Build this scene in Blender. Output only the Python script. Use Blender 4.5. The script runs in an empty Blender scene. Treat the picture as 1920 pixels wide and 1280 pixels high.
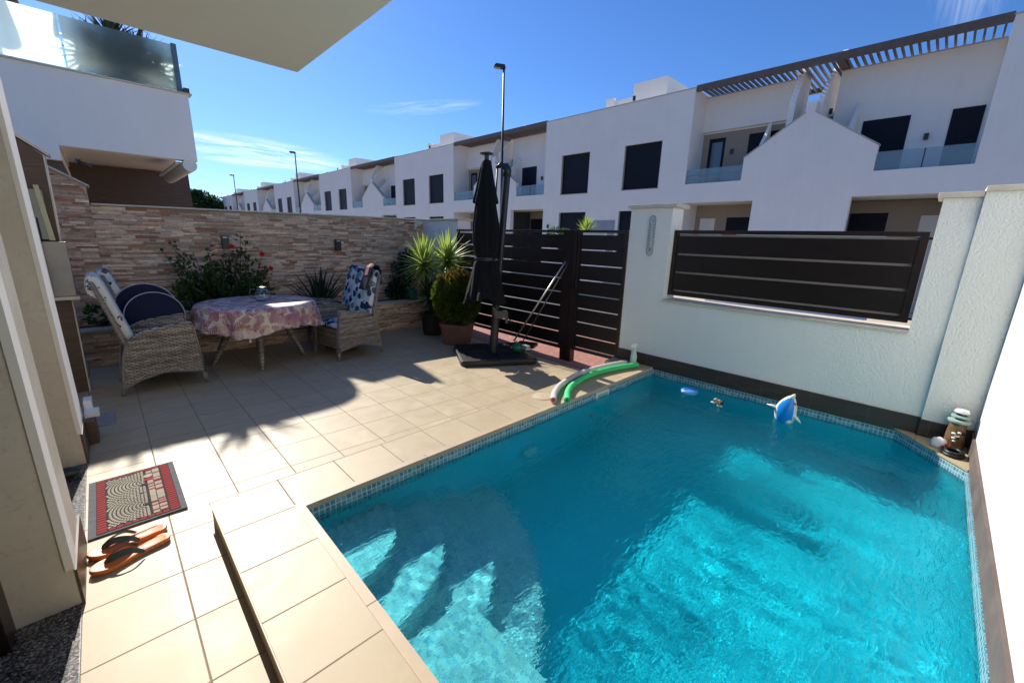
import bpy, bmesh, math, random
from mathutils import Vector, Matrix, noise
D = bpy.data
SC = bpy.context.scene
COL = SC.collection
PI = math.pi
rnd = random.Random(7)

# ------------------------------------------------------------------ camera
yaw, pit, rol = math.radians(45.3436), math.radians(14.0135), math.radians(1.5907)
fw = Vector((math.cos(yaw)*math.cos(pit), math.sin(yaw)*math.cos(pit), -math.sin(pit)))
rt = Vector((math.sin(yaw), -math.cos(yaw), 0)); up = rt.cross(fw)
R_ = rt*math.cos(rol)+up*math.sin(rol); U_ = -rt*math.sin(rol)+up*math.cos(rol)
cam = D.cameras.new('camera'); camo = D.objects.new('camera', cam); COL.objects.link(camo)
M = Matrix((R_, U_, -fw)).transposed().to_4x4(); M.translation = Vector((0, 0, 1.70))
camo.matrix_world = M
cam.sensor_width = 36; cam.lens = 774.62/1920*36; cam.clip_start = .03; cam.clip_end = 2000
SC.camera = camo

# ------------------------------------------------------------------ light and exposure
SUN_AZ, SUN_EL = math.radians(83), math.radians(37)
sdir = Vector((math.cos(SUN_AZ)*math.cos(SUN_EL), math.sin(SUN_AZ)*math.cos(SUN_EL), math.sin(SUN_EL)))
sl = D.lights.new('sun', 'SUN'); sl.energy = 4.3; sl.angle = math.radians(.5); sl.color = (1, .95, .87)
so = D.objects.new('sun', sl); COL.objects.link(so); so.rotation_euler = sdir.to_track_quat('Z', 'Y').to_euler()
so.location = (0, 0, 30)
sl.cycles.is_caustics_light = True; sl.cycles.use_multiple_importance_sampling = True
SC.view_settings.view_transform = 'Standard'; SC.view_settings.look = 'None'
SC.view_settings.exposure = 0.64; SC.view_settings.gamma = 1
SC.cycles.use_denoising = True
SC.cycles.max_bounces = 10; SC.cycles.transmission_bounces = 8; SC.cycles.transparent_max_bounces = 12
SC.cycles.sample_clamp_indirect = 4.0
SC.cycles.caustics_reflective = False; SC.cycles.caustics_refractive = True
SC.cycles.blur_glossy = .3

# ------------------------------------------------------------------ node helpers
class G:
    """small expression helper for node trees"""
    def __init__(s, tree): s.t = tree; s.n = tree.nodes; s.l = tree.links
    def new(s, t, **k):
        n = s.n.new(t)
        for a, b in k.items(): setattr(n, a, b)
        return n
    def put(s, sock, v):
        if isinstance(v, bpy.types.NodeSocket): s.l.new(v, sock)
        elif v is not None:
            if hasattr(sock.default_value, '__len__') and not hasattr(v, '__len__'): v = (v,)*len(sock.default_value)
            if hasattr(sock.default_value, '__len__') and len(sock.default_value) == 4 and len(v) == 3: v = (*v, 1)
            sock.default_value = v
    def m(s, op, a, b=None, c=None, clamp=False):
        n = s.new('ShaderNodeMath', operation=op, use_clamp=clamp)
        for i, v in enumerate((a, b, c)):
            if v is not None: s.put(n.inputs[i], v)
        return n.outputs[0]
    def mix(s, f, a, b, typ='RGBA', blend='MIX'):
        n = s.new('ShaderNodeMix', data_type=typ, blend_type=blend) if typ == 'RGBA' else s.new('ShaderNodeMix', data_type=typ)
        o = {'RGBA': (6, 7, 2), 'FLOAT': (2, 3, 0), 'VECTOR': (4, 5, 1)}[typ]
        s.put(n.inputs[0], f); s.put(n.inputs[o[0]], a); s.put(n.inputs[o[1]], b)
        return n.outputs[o[2]]
    def pos(s): return s.new('ShaderNodeNewGeometry').outputs['Position']
    def obj(s): return s.new('ShaderNodeTexCoord').outputs['Object']
    def uv(s): return s.new('ShaderNodeTexCoord').outputs['UV']
    def sep(s, v):
        n = s.new('ShaderNodeSeparateXYZ'); s.put(n.inputs[0], v); return n.outputs
    def comb(s, x, y, z=0.0):
        n = s.new('ShaderNodeCombineXYZ')
        for i, v in enumerate((x, y, z)): s.put(n.inputs[i], v)
        return n.outputs[0]
    def scale(s, v, k):
        n = s.new('ShaderNodeVectorMath', operation='MULTIPLY'); s.put(n.inputs[0], v)
        n.inputs[1].default_value = k if hasattr(k, '__len__') else (k, k, k); return n.outputs[0]
    def noise(s, v, sc, det=3, rough=.55, dist=0, out='Fac'):
        n = s.new('ShaderNodeTexNoise'); s.put(n.inputs['Vector'], v); n.inputs['Scale'].default_value = sc
        n.inputs['Detail'].default_value = det; n.inputs['Roughness'].default_value = rough; n.inputs['Distortion'].default_value = dist
        return n.outputs[out]
    def vor(s, v, sc, feature='F1', out='Distance', rand=1.0):
        n = s.new('ShaderNodeTexVoronoi', feature=feature); s.put(n.inputs['Vector'], v); n.inputs['Scale'].default_value = sc
        n.inputs['Randomness'].default_value = rand
        return n.outputs[out]
    def white(s, v, out='Value'):
        n = s.new('ShaderNodeTexWhiteNoise', noise_dimensions='3D'); s.put(n.inputs[0], v); return n.outputs[out]
    def ramp(s, f, stops, interp='LINEAR'):
        n = s.new('ShaderNodeValToRGB'); s.put(n.inputs[0], f); e = n.color_ramp.elements; n.color_ramp.interpolation = interp
        while len(e) > 1: e.remove(e[0])
        e[0].position = stops[0][0]; e[0].color = (*stops[0][1], 1)
        for p, c in stops[1:]:
            x = e.new(p); x.color = (*c, 1)
        return n.outputs[0]
    def step(s, v, a, b):  # smooth map a..b -> 0..1
        n = s.new('ShaderNodeMapRange', clamp=True); s.put(n.inputs[0], v); n.inputs[1].default_value = a; n.inputs[2].default_value = b
        return n.outputs[0]
    def bump(s, h, strength=.3, dist=.01):
        n = s.new('ShaderNodeBump'); n.inputs['Strength'].default_value = strength; n.inputs['Distance'].default_value = dist
        s.put(n.inputs['Height'], h); return n.outputs[0]

def newmat(name):
    m = D.materials.new(name); m.use_nodes = True; g = G(m.node_tree)
    b = m.node_tree.nodes['Principled BSDF']; return m, g, b
def pset(g, b, col=None, rough=None, metal=None, normal=None, spec=None, **kw):
    g.put(b.inputs['Base Color'], col)
    if rough is not None: g.put(b.inputs['Roughness'], rough)
    if metal is not None: g.put(b.inputs['Metallic'], metal)
    if spec is not None: g.put(b.inputs['Specular IOR Level'], spec)
    if normal is not None: g.l.new(normal, b.inputs['Normal'])
    for k, v in kw.items(): g.put(b.inputs[k], v)

def simple(name, col, rough=.6, metal=0, var=.12, vs=6, bs=0, bscale=60, bdist=.002, spec=.5, world=False):
    """plain material with a little mottling and optional fine bump"""
    m, g, b = newmat(name)
    P = g.pos() if world else g.obj()
    n = g.noise(P, vs, 5, .6)
    c2 = tuple(min(1, c*(1+var)) for c in col); c1 = tuple(c*(1-var) for c in col)
    c = g.mix(g.step(n, .3, .7), c1, c2)
    nm = None
    if bs:
        nm = g.bump(g.noise(P, bscale, 3, .6), bs, bdist)
    rr = g.m('ADD', g.m('MULTIPLY', g.noise(P, vs*3, 3), .16), rough-.08)
    pset(g, b, c, rr, metal, nm, spec)
    return m

MT = {}
def mk():
    # --- stucco walls
    def stucco(name, col, sc=70, st=.5, dist=.004, var=.05):
        m, g, b = newmat(name); P = g.pos()
        n1 = g.noise(P, sc, 3, .5); v = g.vor(P, sc*.8)
        h = g.m('ADD', n1, g.m('MULTIPLY', v, -.5))
        big = g.noise(P, .9, 4, .6); st_ = g.noise(g.scale(P, (3, 3, .35)), 2.2, 4, .65)
        f = g.m('ADD', g.m('MULTIPLY', big, .6), g.m('MULTIPLY', st_, .4))
        c = g.mix(g.step(f, .35, .65), tuple(x*(1-var) for x in col), col)
        pset(g, b, c, .9, 0, g.bump(h, st, dist), .2); return m
    MT['stucco'] = stucco('white_stucco', (.88, .87, .80), 75, .9, .006)
    MT['plaster'] = stucco('smooth_white_plaster', (.88, .84, .78), 30, .12, .003, .06)
    MT['bluewhite'] = stucco('street_white_plaster', (.90, .85, .78), 9, .1, .01, .07)
    MT['partywall'] = stucco('bright_party_wall_plaster', (.74, .73, .68), 55, .35, .003, .07)
    MT['ceiling'] = stucco('slab_plaster', (.86, .84, .78), 40, .1, .003)
    MT['beigewall'] = stucco('beige_plaster', (.36, .29, .22), 30, .15, .003)
    # --- terrace tiles
    def tile(name, x0, px, y0, py, base, tone2, gx=True, gy=True, gw=.0035):
        m, g, b = newmat(name); P = g.pos(); X, Y, Z = g.sep(P)
        u = g.m('DIVIDE', g.m('SUBTRACT', X, x0), px); v = g.m('DIVIDE', g.m('SUBTRACT', Y, y0), py)
        def edge(t, p, on):
            if not on: return 1.0
            fr = g.m('FRACT', t); d = g.m('MINIMUM', fr, g.m('SUBTRACT', 1.0, fr)); return g.m('MULTIPLY', d, p)
        e = g.m('MINIMUM', edge(u, px, gx), edge(v, py, gy))
        e = g.m('ADD', e, g.m('MULTIPLY', g.m('SUBTRACT', g.noise(P, 40, 3), .5), .0016))
        cell = g.comb(g.m('FLOOR', u), g.m('FLOOR', v), 0.0)
        r = g.white(cell); r2 = g.white(g.scale(cell, 3.7), 'Color')
        off = g.new('ShaderNodeVectorMath', operation='MULTIPLY_ADD'); g.put(off.inputs[0], r2); off.inputs[1].default_value = (5, 5, 5); g.put(off.inputs[2], P)
        n = g.noise(off.outputs[0], 4.5, 6, .62, .6); n2 = g.noise(g.scale(off.outputs[0], (1, 3.5, 1)), 9, 5, .6, .8)
        c = g.mix(g.step(n, .3, .72), base, tone2)
        c = g.mix(g.m('MULTIPLY', g.step(n2, .55, .8), .22), c, (.40, .30, .19))
        c = g.mix(g.m('MULTIPLY', r, .38), c, (.40, .30, .19))
        sp = g.noise(P, 420, 2, .6); c = g.mix(g.m('MULTIPLY', g.step(sp, .6, .75), .25), c, (.3, .24, .17))
        st = g.noise(P, 1.3, 5, .7, 1.0); c = g.mix(g.m('MULTIPLY', g.step(st, .54, .72), .42), c, (.34, .27, .2))
        gr = g.step(e, gw*.5, gw*1.25)
        c = g.mix(gr, g.mix(g.noise(P, 8, 3), (.17, .12, .085), (.33, .25, .18)), c)
        h = g.m('ADD', g.m('MULTIPLY', gr, 1.0), g.m('MULTIPLY', g.noise(P, 120, 4), .12))
        pset(g, b, c, g.mix(gr, .9, g.mix(n, .38, .6, 'FLOAT'), 'FLOAT'), 0, g.bump(h, .5, .003), .4)
        return m
    A, B = (.43, .338, .20), (.55, .45, .29)
    MT['tile'] = tile('beige_terrace_tile', .061, .366, 2.042, .3705, A, B)
    MT['ptile'] = tile('beige_pool_tile', .247, .3635, 2.41, .3625, A, (.50, .40, .25))
    MT['coping'] = tile('coping_stone', .3, 1.2, 1.47, 1.4, (.47, .35, .23), (.57, .44, .30), True, True, .003)
    # --- mosaic
    def mosaic(name, cols, grout=(.30, .36, .33), p=.0285):
        m, g, b = newmat(name); P = g.pos(); N = g.new('ShaderNodeNewGeometry').outputs['Normal']
        X, Y, Z = g.sep(P); nx, ny, nz = g.sep(N)
        H = g.m('GREATER_THAN', g.m('ABSOLUTE', nz), .7)
        u = g.mix(H, g.m('ADD', X, g.m('MULTIPLY', Y, 1.0003)), X, 'FLOAT'); v = g.mix(H, Z, Y, 'FLOAT')
        u = g.m('DIVIDE', u, p); v = g.m('DIVIDE', g.m('SUBTRACT', v, .088), p)
        fu, fv = g.m('FRACT', u), g.m('FRACT', v)
        e = g.m('MINIMUM', g.m('MINIMUM', fu, g.m('SUBTRACT', 1.0, fu)), g.m('MINIMUM', fv, g.m('SUBTRACT', 1.0, fv)))
        cell = g.comb(g.m('FLOOR', u), g.m('FLOOR', v), g.mix(H, 0.0, 7.0, 'FLOAT'))
        r = g.white(cell)
        c = g.ramp(r, [(i/5, cc) for i, cc in enumerate(cols)], 'CONSTANT')
        c = g.mix(g.step(e, .07, .115), grout, c)
        pset(g, b, c, .25, 0, g.bump(g.step(e, .03, .1), .3, .001), .5); return m
    MT['mosaic'] = mosaic('blue_glass_mosaic', [(.06, .20, .29), (.08, .25, .34), (.12, .31, .40), (.16, .36, .45), (.07, .22, .32)], (.50, .56, .50), .034)
    MT['mosaicdepthtint'] = mosaic('depth_tinted_pool_mosaic', [(.020, .54, .66), (.026, .60, .71), (.03, .63, .75), (.020, .54, .68), (.026, .60, .71)], (.045, .66, .75))  # deep water's light absorption put into the tile colour as saturated turquoise
    MT['mosaicstep'] = mosaic('shallow_tinted_step_mosaic', [(.34, .50, .58), (.56, .68, .72), (.72, .80, .80), (.30, .52, .66), (.80, .82, .78)], (.70, .72, .68), .024)  # kept paler so the steps look lit through shallower water
    # --- water
    m, g, b = newmat('pool_water')
    g.n.remove(b); out = g.n['Material Output']
    gl = g.new('ShaderNodeBsdfGlass', distribution='GGX'); g.put(gl.inputs['Color'], (.45, .95, .99)); gl.inputs['Roughness'].default_value = .004; gl.inputs['IOR'].default_value = 1.333
    P = g.pos(); wv = g.new('ShaderNodeMapping'); g.put(wv.inputs[0], P); wv.inputs['Rotation'].default_value = (0, 0, math.radians(40)); wv.inputs['Scale'].default_value = (9, 26, 1)
    wn = g.noise(wv.outputs[0], 1.0, 3, .55, .6); wn2 = g.noise(P, 34, 2, .5, .4)
    patch = g.step(g.noise(P, 1.1, 2), .38, .62)
    hh = g.m('MULTIPLY', g.m('ADD', wn, g.m('MULTIPLY', wn2, .35)), g.m('ADD', .45, patch))
    g.l.new(g.bump(hh, .8, .013), gl.inputs['Normal'])
    g.l.new(gl.outputs[0], out.inputs['Surface'])
    MT['water'] = m
    # --- dark skirting tile, brown wall tile
    def darktile(name, col, px, pz, z0, y0=0, rough=.45):
        m, g, b = newmat(name); P = g.pos(); X, Y, Z = g.sep(P)
        u = g.m('DIVIDE', g.m('ADD', g.m('ADD', X, Y), y0), px); v = g.m('DIVIDE', g.m('SUBTRACT', Z, z0), pz)
        fu, fv = g.m('FRACT', u), g.m('FRACT', v)
        e = g.m('MINIMUM', g.m('MULTIPLY', g.m('MINIMUM', fu, g.m('SUBTRACT', 1.0, fu)), px), g.m('MULTIPLY', g.m('MINIMUM', fv, g.m('SUBTRACT', 1.0, fv)), pz))
        n = g.noise(g.scale(P, (1, 1, 6)), 5, 5, .6, .5)
        c = g.mix(g.step(n, .3, .7), col, tuple(x*1.7 for x in col))
        c = g.mix(g.step(e, .001, .0025), (.12, .10, .085), c)
        pset(g, b, c, rough, 0, g.bump(n, .2, .003), .4); return m
    MT['skirt'] = darktile('dark_brown_skirting_tile', (.045, .032, .025), .45, .5, -.05, .25)
    MT['browntile'] = darktile('brown_wall_tile', (.075, .045, .028), .9, .45, -.0, .3)
    MT['dirtskirt'] = simple('dusty_brown_skirting', (.13, .098, .085), .7, var=.35, vs=4, bs=.3, world=True)
    # --- ledge stone with colour attribute
    m, g, b = newmat('ledge_stone'); at = g.new('ShaderNodeAttribute', attribute_name='col').outputs['Color']; P = g.pos()
    n = g.noise(g.scale(P, (1, 1, 2.5)), 22, 6, .7, .4); n2 = g.noise(P, 90, 4, .7)
    c = g.mix(1.0, at, g.mix(g.step(n, .25, .75), (1.22, 1.10, .95), (1.98, 1.82, 1.6)), blend='MULTIPLY')
    c = g.mix(g.m('MULTIPLY', g.step(g.noise(P, 11, 4, .6), .55, .7), .45), c, (.24, .13, .075))
    pset(g, b, c, .85, 0, g.bump(g.m('ADD', n, g.m('MULTIPLY', n2, .4)), .9, .012), .25); MT['stone'] = m
    # --- cap stone etc
    MT['cap'] = simple('cream_cap_stone', (.62, .55, .44), .6, var=.12, vs=9, bs=.15, world=True)
    MT['gate'] = simple('dark_brown_painted_metal', (.011, .005, .004), .38, var=.15, spec=.45)
    MT['gatef'] = simple('dark_brown_gate_frame', (.018, .008, .006), .35, var=.15, spec=.5)
    MT['alu'] = simple('brushed_aluminium', (.55, .54, .5), .35, 1, var=.1)
    MT['black'] = simple('black_plastic', (.012, .012, .013), .45, var=.3, bs=.1)
    MT['blackmetal'] = simple('anthracite_metal', (.02, .022, .025), .4, var=.2)
    MT['mast'] = simple('dark_grey_mast_metal', (.035, .036, .037), .42, .3, var=.2)
    MT['greymetal'] = simple('grey_cast_metal', (.09, .088, .085), .45, .6, var=.2)
    m, g, b = newmat('black_umbrella_fabric'); P = g.obj()
    n = g.noise(g.scale(P, (8, 8, .8)), 3, 4, .6)
    pset(g, b, g.mix(n, (.003, .0032, .0035), (.008, .0085, .009)), .8, 0, g.bump(n, .5, .03), .2, **{'Sheen Weight': .04}); MT['fabric'] = m
    m, g, b = newmat('navy_roller_shutter'); P = g.obj(); X, Y, Z = g.sep(P); sl_ = g.m('FRACT', g.m('DIVIDE', Z, .055))
    pset(g, b, g.mix(g.step(sl_, .0, .16), (.001, .001, .003), g.mix(g.noise(P, .8, 3), (.004, .006, .013), (.009, .012, .022))), .5, 0, g.bump(g.m('SINE', g.m('MULTIPLY', sl_, PI)), .6, .01), .2); MT['shutter'] = m
    m, g, b = newmat('balcony_glass'); pset(g, b, (.25, .38, .45), .03, 0, None, .6, Alpha=.45); MT['bglass'] = m
    m, g, b = newmat('door_glass'); pset(g, b, (.10, .13, .16), .05, 0, None, .8); MT['dglass'] = m
    MT['pergola'] = simple('taupe_pergola_beam', (.13, .095, .075), .6, var=.15)
    MT['trimgrey'] = simple('pale_coping', (.50, .48, .45), .7)
    MT['trim'] = simple('beige_window_reveal', (.42, .36, .30), .7)
    # --- frosted balustrade
    m, g, b = newmat('frosted_white_glass'); g.n.remove(b)
    tr = g.new('ShaderNodeBsdfTranslucent'); g.put(tr.inputs[0], (.97, .99, .97)); tp = g.new('ShaderNodeBsdfTransparent'); g.put(tp.inputs[0], (.55, .85, .80))
    df = g.new('ShaderNodeBsdfDiffuse'); g.put(df.inputs[0], (.7, .78, .76)); mx = g.new('ShaderNodeMixShader'); mx.inputs[0].default_value = .10
    g.l.new(tr.outputs[0], mx.inputs[1]); g.l.new(df.outputs[0], mx.inputs[2]); mx2 = g.new('ShaderNodeMixShader'); mx2.inputs[0].default_value = .26
    g.l.new(mx.outputs[0], mx2.inputs[1]); g.l.new(tp.outputs[0], mx2.inputs[2]); g.l.new(mx2.outputs[0], g.n['Material Output'].inputs[0]); MT['frost'] = m
    # --- leaves
    def leaf(name, a, bb, tr=.25, rough=.45, sc=3):
        m, g, b = newmat(name); P = g.pos(); n = g.noise(P, sc, 3); w = g.noise(P, 25, 2)
        c = g.mix(g.step(g.m('ADD', g.m('MULTIPLY', n, .6), g.m('MULTIPLY', w, .4)), .35, .65), a, bb)
        pset(g, b, c, rough, 0, None, .4)
        t = g.new('ShaderNodeBsdfTranslucent'); g.put(t.inputs[0], tuple(min(1, x*1.6) for x in bb)); mx = g.new('ShaderNodeMixShader'); mx.inputs[0].default_value = tr
        g.l.new(b.outputs[0], mx.inputs[1]); g.l.new(t.outputs[0], mx.inputs[2]); g.l.new(mx.outputs[0], g.n['Material Output'].inputs[0]); return m
    MT['leaf'] = leaf('hibiscus_leaf', (.018, .045, .008), (.06, .12, .02))
    MT['darkleaf'] = leaf('dark_leaf', (.010, .022, .007), (.03, .055, .015), .12)
    MT['yucca'] = leaf('yucca_leaf', (.15, .23, .03), (.36, .44, .09), .35, .4, 6)
    MT['agave'] = leaf('aloe_leaf', (.022, .04, .022), (.045, .07, .035), .08)
    MT['thuja'] = leaf('conifer_leaf', (.032, .065, .010), (.12, .17, .025), .28, .6, 9)
    MT['thujatip'] = leaf('bronze_conifer_tip', (.10, .06, .015), (.20, .12, .03), .25, .6, 9)
    MT['palm'] = leaf('palm_leaf', (.05, .06, .03), (.16, .13, .06), .2)
    MT['tree'] = leaf('far_tree_leaf', (.022, .045, .012), (.05, .085, .022), .15, .6, .8)
    MT['petal'] = leaf('red_petal', (.5, .01, .01), (.75, .03, .02), .3)
    MT['bark'] = simple('bark', (.10, .075, .05), .9, var=.3, vs=20, bs=.5)
    MT['soil'] = simple('soil', (.03, .02, .013), .95, var=.3, vs=30, bs=.5)
    MT['pot'] = simple('brown_terracotta_plastic', (.15, .08, .05), .6, var=.12)
    MT['darkpot'] = simple('dark_brown_pot', (.03, .018, .012), .6)
    MT['green'] = simple('green_plastic', (.01, .14, .07), .35)
    MT['orange'] = simple('pumpkin_orange', (.55, .14, .01), .55)
    # --- wicker
    m, g, b = newmat('grey_wicker'); P = g.obj(); X, Y, Z = g.sep(P)
    u = g.m('ADD', X, Y); p = .016
    row = g.m('FLOOR', g.m('DIVIDE', Z, p)); par = g.m('MODULO', row, 2.0)
    col_ = g.m('ADD', g.m('DIVIDE', u, .06), g.m('MULTIPLY', par, .5))
    fz = g.m('FRACT', g.m('DIVIDE', Z, p)); fu = g.m('FRACT', col_)
    hz = g.m('SINE', g.m('MULTIPLY', fz, PI)); hu = g.m('SINE', g.m('MULTIPLY', fu, PI)); h = g.m('MULTIPLY', hz, g.m('ADD', .35, g.m('MULTIPLY', hu, .65)))
    r = g.white(g.comb(row, g.m('FLOOR', col_), 0.0)); rr = g.white(g.comb(row, 3.0, 0.0))
    c = g.ramp(g.m('ADD', g.m('MULTIPLY', r, .5), g.m('MULTIPLY', rr, .5)), [(0, (.21, .165, .125)), (.45, (.40, .34, .275)), (.75, (.58, .51, .43)), (1, (.76, .70, .61))])
    c = g.mix(g.step(h, .1, .62), (.018, .014, .011), c)
    pset(g, b, c, .55, 0, g.bump(h, .9, .006), .35); MT['wicker'] = m
    MT['cane'] = simple('wicker_edge_cane', (.26, .22, .18), .55, var=.35, vs=50, bs=.6, bscale=90, bdist=.004)
    # --- printed cushion
    m, g, b = newmat('floral_cushion'); P = g.obj(); dd = g.new('ShaderNodeVectorMath', operation='MULTIPLY_ADD'); g.put(dd.inputs[0], g.noise(P, 14, 2, out='Color')); dd.inputs[1].default_value = (.05, .05, .05); g.put(dd.inputs[2], P)
    Q = dd.outputs[0]
    v = g.vor(Q, 8); vc = g.vor(Q, 8, out='Color'); rcol = g.sep(vc)[0]
    col = g.ramp(rcol, [(0, (.025, .045, .09)), (.3, (.06, .12, .17)), (.5, (.16, .26, .29)), (.68, (.03, .045, .08)), (.8, (.26, .22, .14)), (.93, (.26, .10, .09))], 'CONSTANT')
    msk = g.m('LESS_THAN', v, g.m('ADD', .34, g.m('MULTIPLY', g.sep(vc)[1], .26)))
    wash = g.mix(g.step(g.noise(P, 5, 2), .52, .6), (.74, .76, .72), (.42, .56, .58))
    c = g.mix(msk, wash, col); c = g.mix(g.m('LESS_THAN', v, .09), c, (.75, .73, .66))
    pset(g, b, c, .9, 0, g.bump(g.noise(P, 6, 3), .4, .03), .2); MT['floral'] = m
    m, g, b = newmat('white_floral_cushion'); P = g.obj(); v = g.vor(P, 12); vc = g.sep(g.vor(P, 12, out='Color'))
    msk = g.m('MULTIPLY', g.m('LESS_THAN', v, g.m('ADD', .14, g.m('MULTIPLY', vc[1], .26))), g.m('GREATER_THAN', g.noise(P, 60, 2), .50))
    col = g.ramp(vc[0], [(0, (.10, .012, .02)), (.5, (.03, .03, .08)), (.75, (.14, .03, .03))], 'CONSTANT')
    pset(g, b, g.mix(msk, (.72, .73, .66), col), .9, 0, g.bump(g.noise(P, 6, 3), .4, .03), .2); MT['floral2'] = m
    MT['navy'] = simple('navy_cushion', (.006, .010, .035), .85, bs=.3, bscale=200)
    MT['piping'] = simple('white_piping', (.6, .6, .6), .8)
    # --- tablecloth: palm fronds in voronoi cells
    m, g, b = newmat('palm_print_tablecloth'); U = g.uv()
    def fronds(off, sc, freq):
        a = g.new('ShaderNodeVectorMath', operation='ADD'); g.put(a.inputs[0], U); a.inputs[1].default_value = off
        n = g.new('ShaderNodeTexVoronoi', feature='F1'); g.put(n.inputs['Vector'], a.outputs[0]); n.inputs['Scale'].default_value = sc
        sub = g.new('ShaderNodeVectorMath', operation='SUBTRACT'); g.put(sub.inputs[0], a.outputs[0]); g.put(sub.inputs[1], n.outputs['Position'])
        rc = g.sep(n.outputs['Color']); rot = g.new('ShaderNodeVectorRotate', rotation_type='Z_AXIS'); g.put(rot.inputs['Vector'], sub.outputs[0]); g.put(rot.inputs['Angle'], g.m('MULTIPLY', rc[0], 6.28))
        x, y, z = g.sep(rot.outputs[0]); ax = g.m('ABSOLUTE', x)
        t = g.m('SINE', g.m('MULTIPLY', g.m('ADD', y, g.m('MULTIPLY', ax, 1.0)), freq))
        k = g.m('MULTIPLY', g.m('GREATER_THAN', t, -.15), g.m('LESS_THAN', g.m('ADD', g.m('POWER', g.m('MULTIPLY', ax, sc*2.5), 2.0), g.m('POWER', g.m('MULTIPLY', y, sc*1.35), 2.0)), .62))
        return k, rc
    k1, r1 = fronds((0, 0, 0), 8.0, 225); k2, r2 = fronds((.37, .21, 0), 9, 240)
    bg = g.mix(g.step(g.noise(U, 7, 2), .5, .62), (.82, .68, .56), (.74, .44, .42)); bg = g.mix(g.step(g.noise(U, 11, 2), .6, .66), bg, (.55, .30, .10))
    c = g.mix(k2, bg, g.ramp(r2[1], [(0, (.40, .15, .20)), (.4, (.42, .11, .12)), (.7, (.55, .28, .12))], 'CONSTANT'))
    c = g.mix(k1, c, g.ramp(r1[1], [(0, (.26, .09, .16)), (.4, (.34, .07, .10)), (.75, (.72, .64, .52))], 'CONSTANT'))
    pset(g, b, c, .55, 0, g.bump(g.noise(g.pos(), 7, 3), .25, .02), .45); MT['cloth'] = m
    m, g, b = newmat('clear_glass'); pset(g, b, (.95, 1, .98), .02, 0, None, .5, **{'Transmission Weight': 1.0, 'IOR': 1.45}); MT['glass'] = m
    MT['white'] = simple('white_plastic', (.75, .75, .74), .4, var=.05)
    MT['paint'] = simple('white_paint', (.72, .72, .68), .5, var=.06)
    MT['granite'] = None
    m, g, b = newmat('granite'); P = g.pos(); v = g.sep(g.vor(P, 160, out='Color'))[0]
    c = g.ramp(v, [(0, (.02, .02, .022)), (.35, (.07, .065, .06)), (.6, (.16, .15, .14)), (.85, (.32, .3, .28))], 'CONSTANT')
    pset(g, b, c, .25, 0, None, .5); MT['granite'] = m
    m, g, b = newmat('beige_marble'); P = g.pos(); n = g.noise(P, 2.2, 6, .65, 1.2); n2 = g.noise(P, 14, 5, .7, 2)
    c = g.mix(g.step(n, .35, .65), (.58, .52, .43), (.68, .62, .53)); c = g.mix(g.m('MULTIPLY', g.step(n2, .55, .72), .5), c, (.33, .27, .20))
    pset(g, b, c, .55, 0, None, .4); MT['marble'] = m
    m, g, b = newmat('red_brick_pavers'); P = g.pos(); br = g.new('ShaderNodeTexBrick'); g.put(br.inputs['Vector'], g.scale(P, 1))
    br.inputs['Color1'].default_value = (.36, .13, .09, 1); br.inputs['Color2'].default_value = (.45, .2, .14, 1); br.inputs['Mortar'].default_value = (.2, .13, .1, 1)
    br.inputs['Scale'].default_value = 5; br.inputs['Mortar Size'].default_value = .02; pset(g, b, br.outputs[0], .85); MT['pavers'] = m
    MT['asphalt'] = simple('asphalt', (.13, .125, .12), .9, var=.2, vs=3, bs=.4, world=True)
    MT['paleconc'] = simple('pale_concrete', (.50, .44, .35), .9, var=.1, vs=2, world=True); MT['ground'] = simple('dry_ground', (.28, .23, .17), .95, var=.2, vs=1, world=True)
    # noodles, toys, sandals
    MT['noodleg'] = simple('green_foam', (.06, .62, .20), .7, bs=.3, bscale=150)
    MT['noodlew'] = simple('pale_pink_foam', (.62, .52, .52), .7, bs=.3, bscale=150)
    MT['noodler'] = simple('red_foam', (.5, .06, .05), .7)
    MT['toyblue'] = simple('blue_vinyl', (.01, .24, .72), .2, var=.1); MT['skyblue'] = simple('light_blue_plastic', (.07, .28, .72), .35)
    m, g, b = newmat('orange_leather_sole'); P = g.obj(); X, Y, Z = g.sep(P)
    k = g.m('SINE', g.m('ADD', g.m('MULTIPLY', g.m('ABSOLUTE', Y), 420), g.m('MULTIPLY', X, 300)))
    zone = g.m('MULTIPLY', g.m('GREATER_THAN', X, .03), g.m('LESS_THAN', X, .125)); zone = g.m('MULTIPLY', zone, g.m('LESS_THAN', g.m('ABSOLUTE', Y), .032))
    hz = g.m('MULTIPLY', g.m('GREATER_THAN', k, .1), zone)
    c = g.mix(g.noise(P, 22, 4), (.66, .17, .035), (.80, .28, .075)); c = g.mix(g.m('MULTIPLY', hz, .6), c, (.74, .42, .28))
    pset(g, b, c, .42, 0, g.bump(hz, .6, .004), .4); MT['sole'] = m
    MT['strap'] = simple('grey_green_strap', (.055, .085, .08), .5, bs=.2)
    MT['matgrey'] = simple('grey_rubber_mat', (.10, .10, .11), .9, var=.2, vs=30, bs=.5, bscale=200, bdist=.003)
    MT['matred'] = simple('red_mat_pile', (.26, .022, .022), .95, bs=.4, bscale=200); MT['matcream'] = simple('cream_mat_pile', (.42, .37, .29), .95, bs=.4, bscale=200)
    MT['matblack'] = simple('black_mat_pile', (.015, .015, .015), .95)
    MT['drift'] = simple('brown_carved_wood', (.17, .095, .045), .6, var=.4, vs=25, bs=.6)
    MT['teal'] = simple('pale_teal_ceramic', (.30, .42, .38), .5); MT['shell'] = simple('white_shell', (.7, .68, .62), .5, bs=.4)
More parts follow.
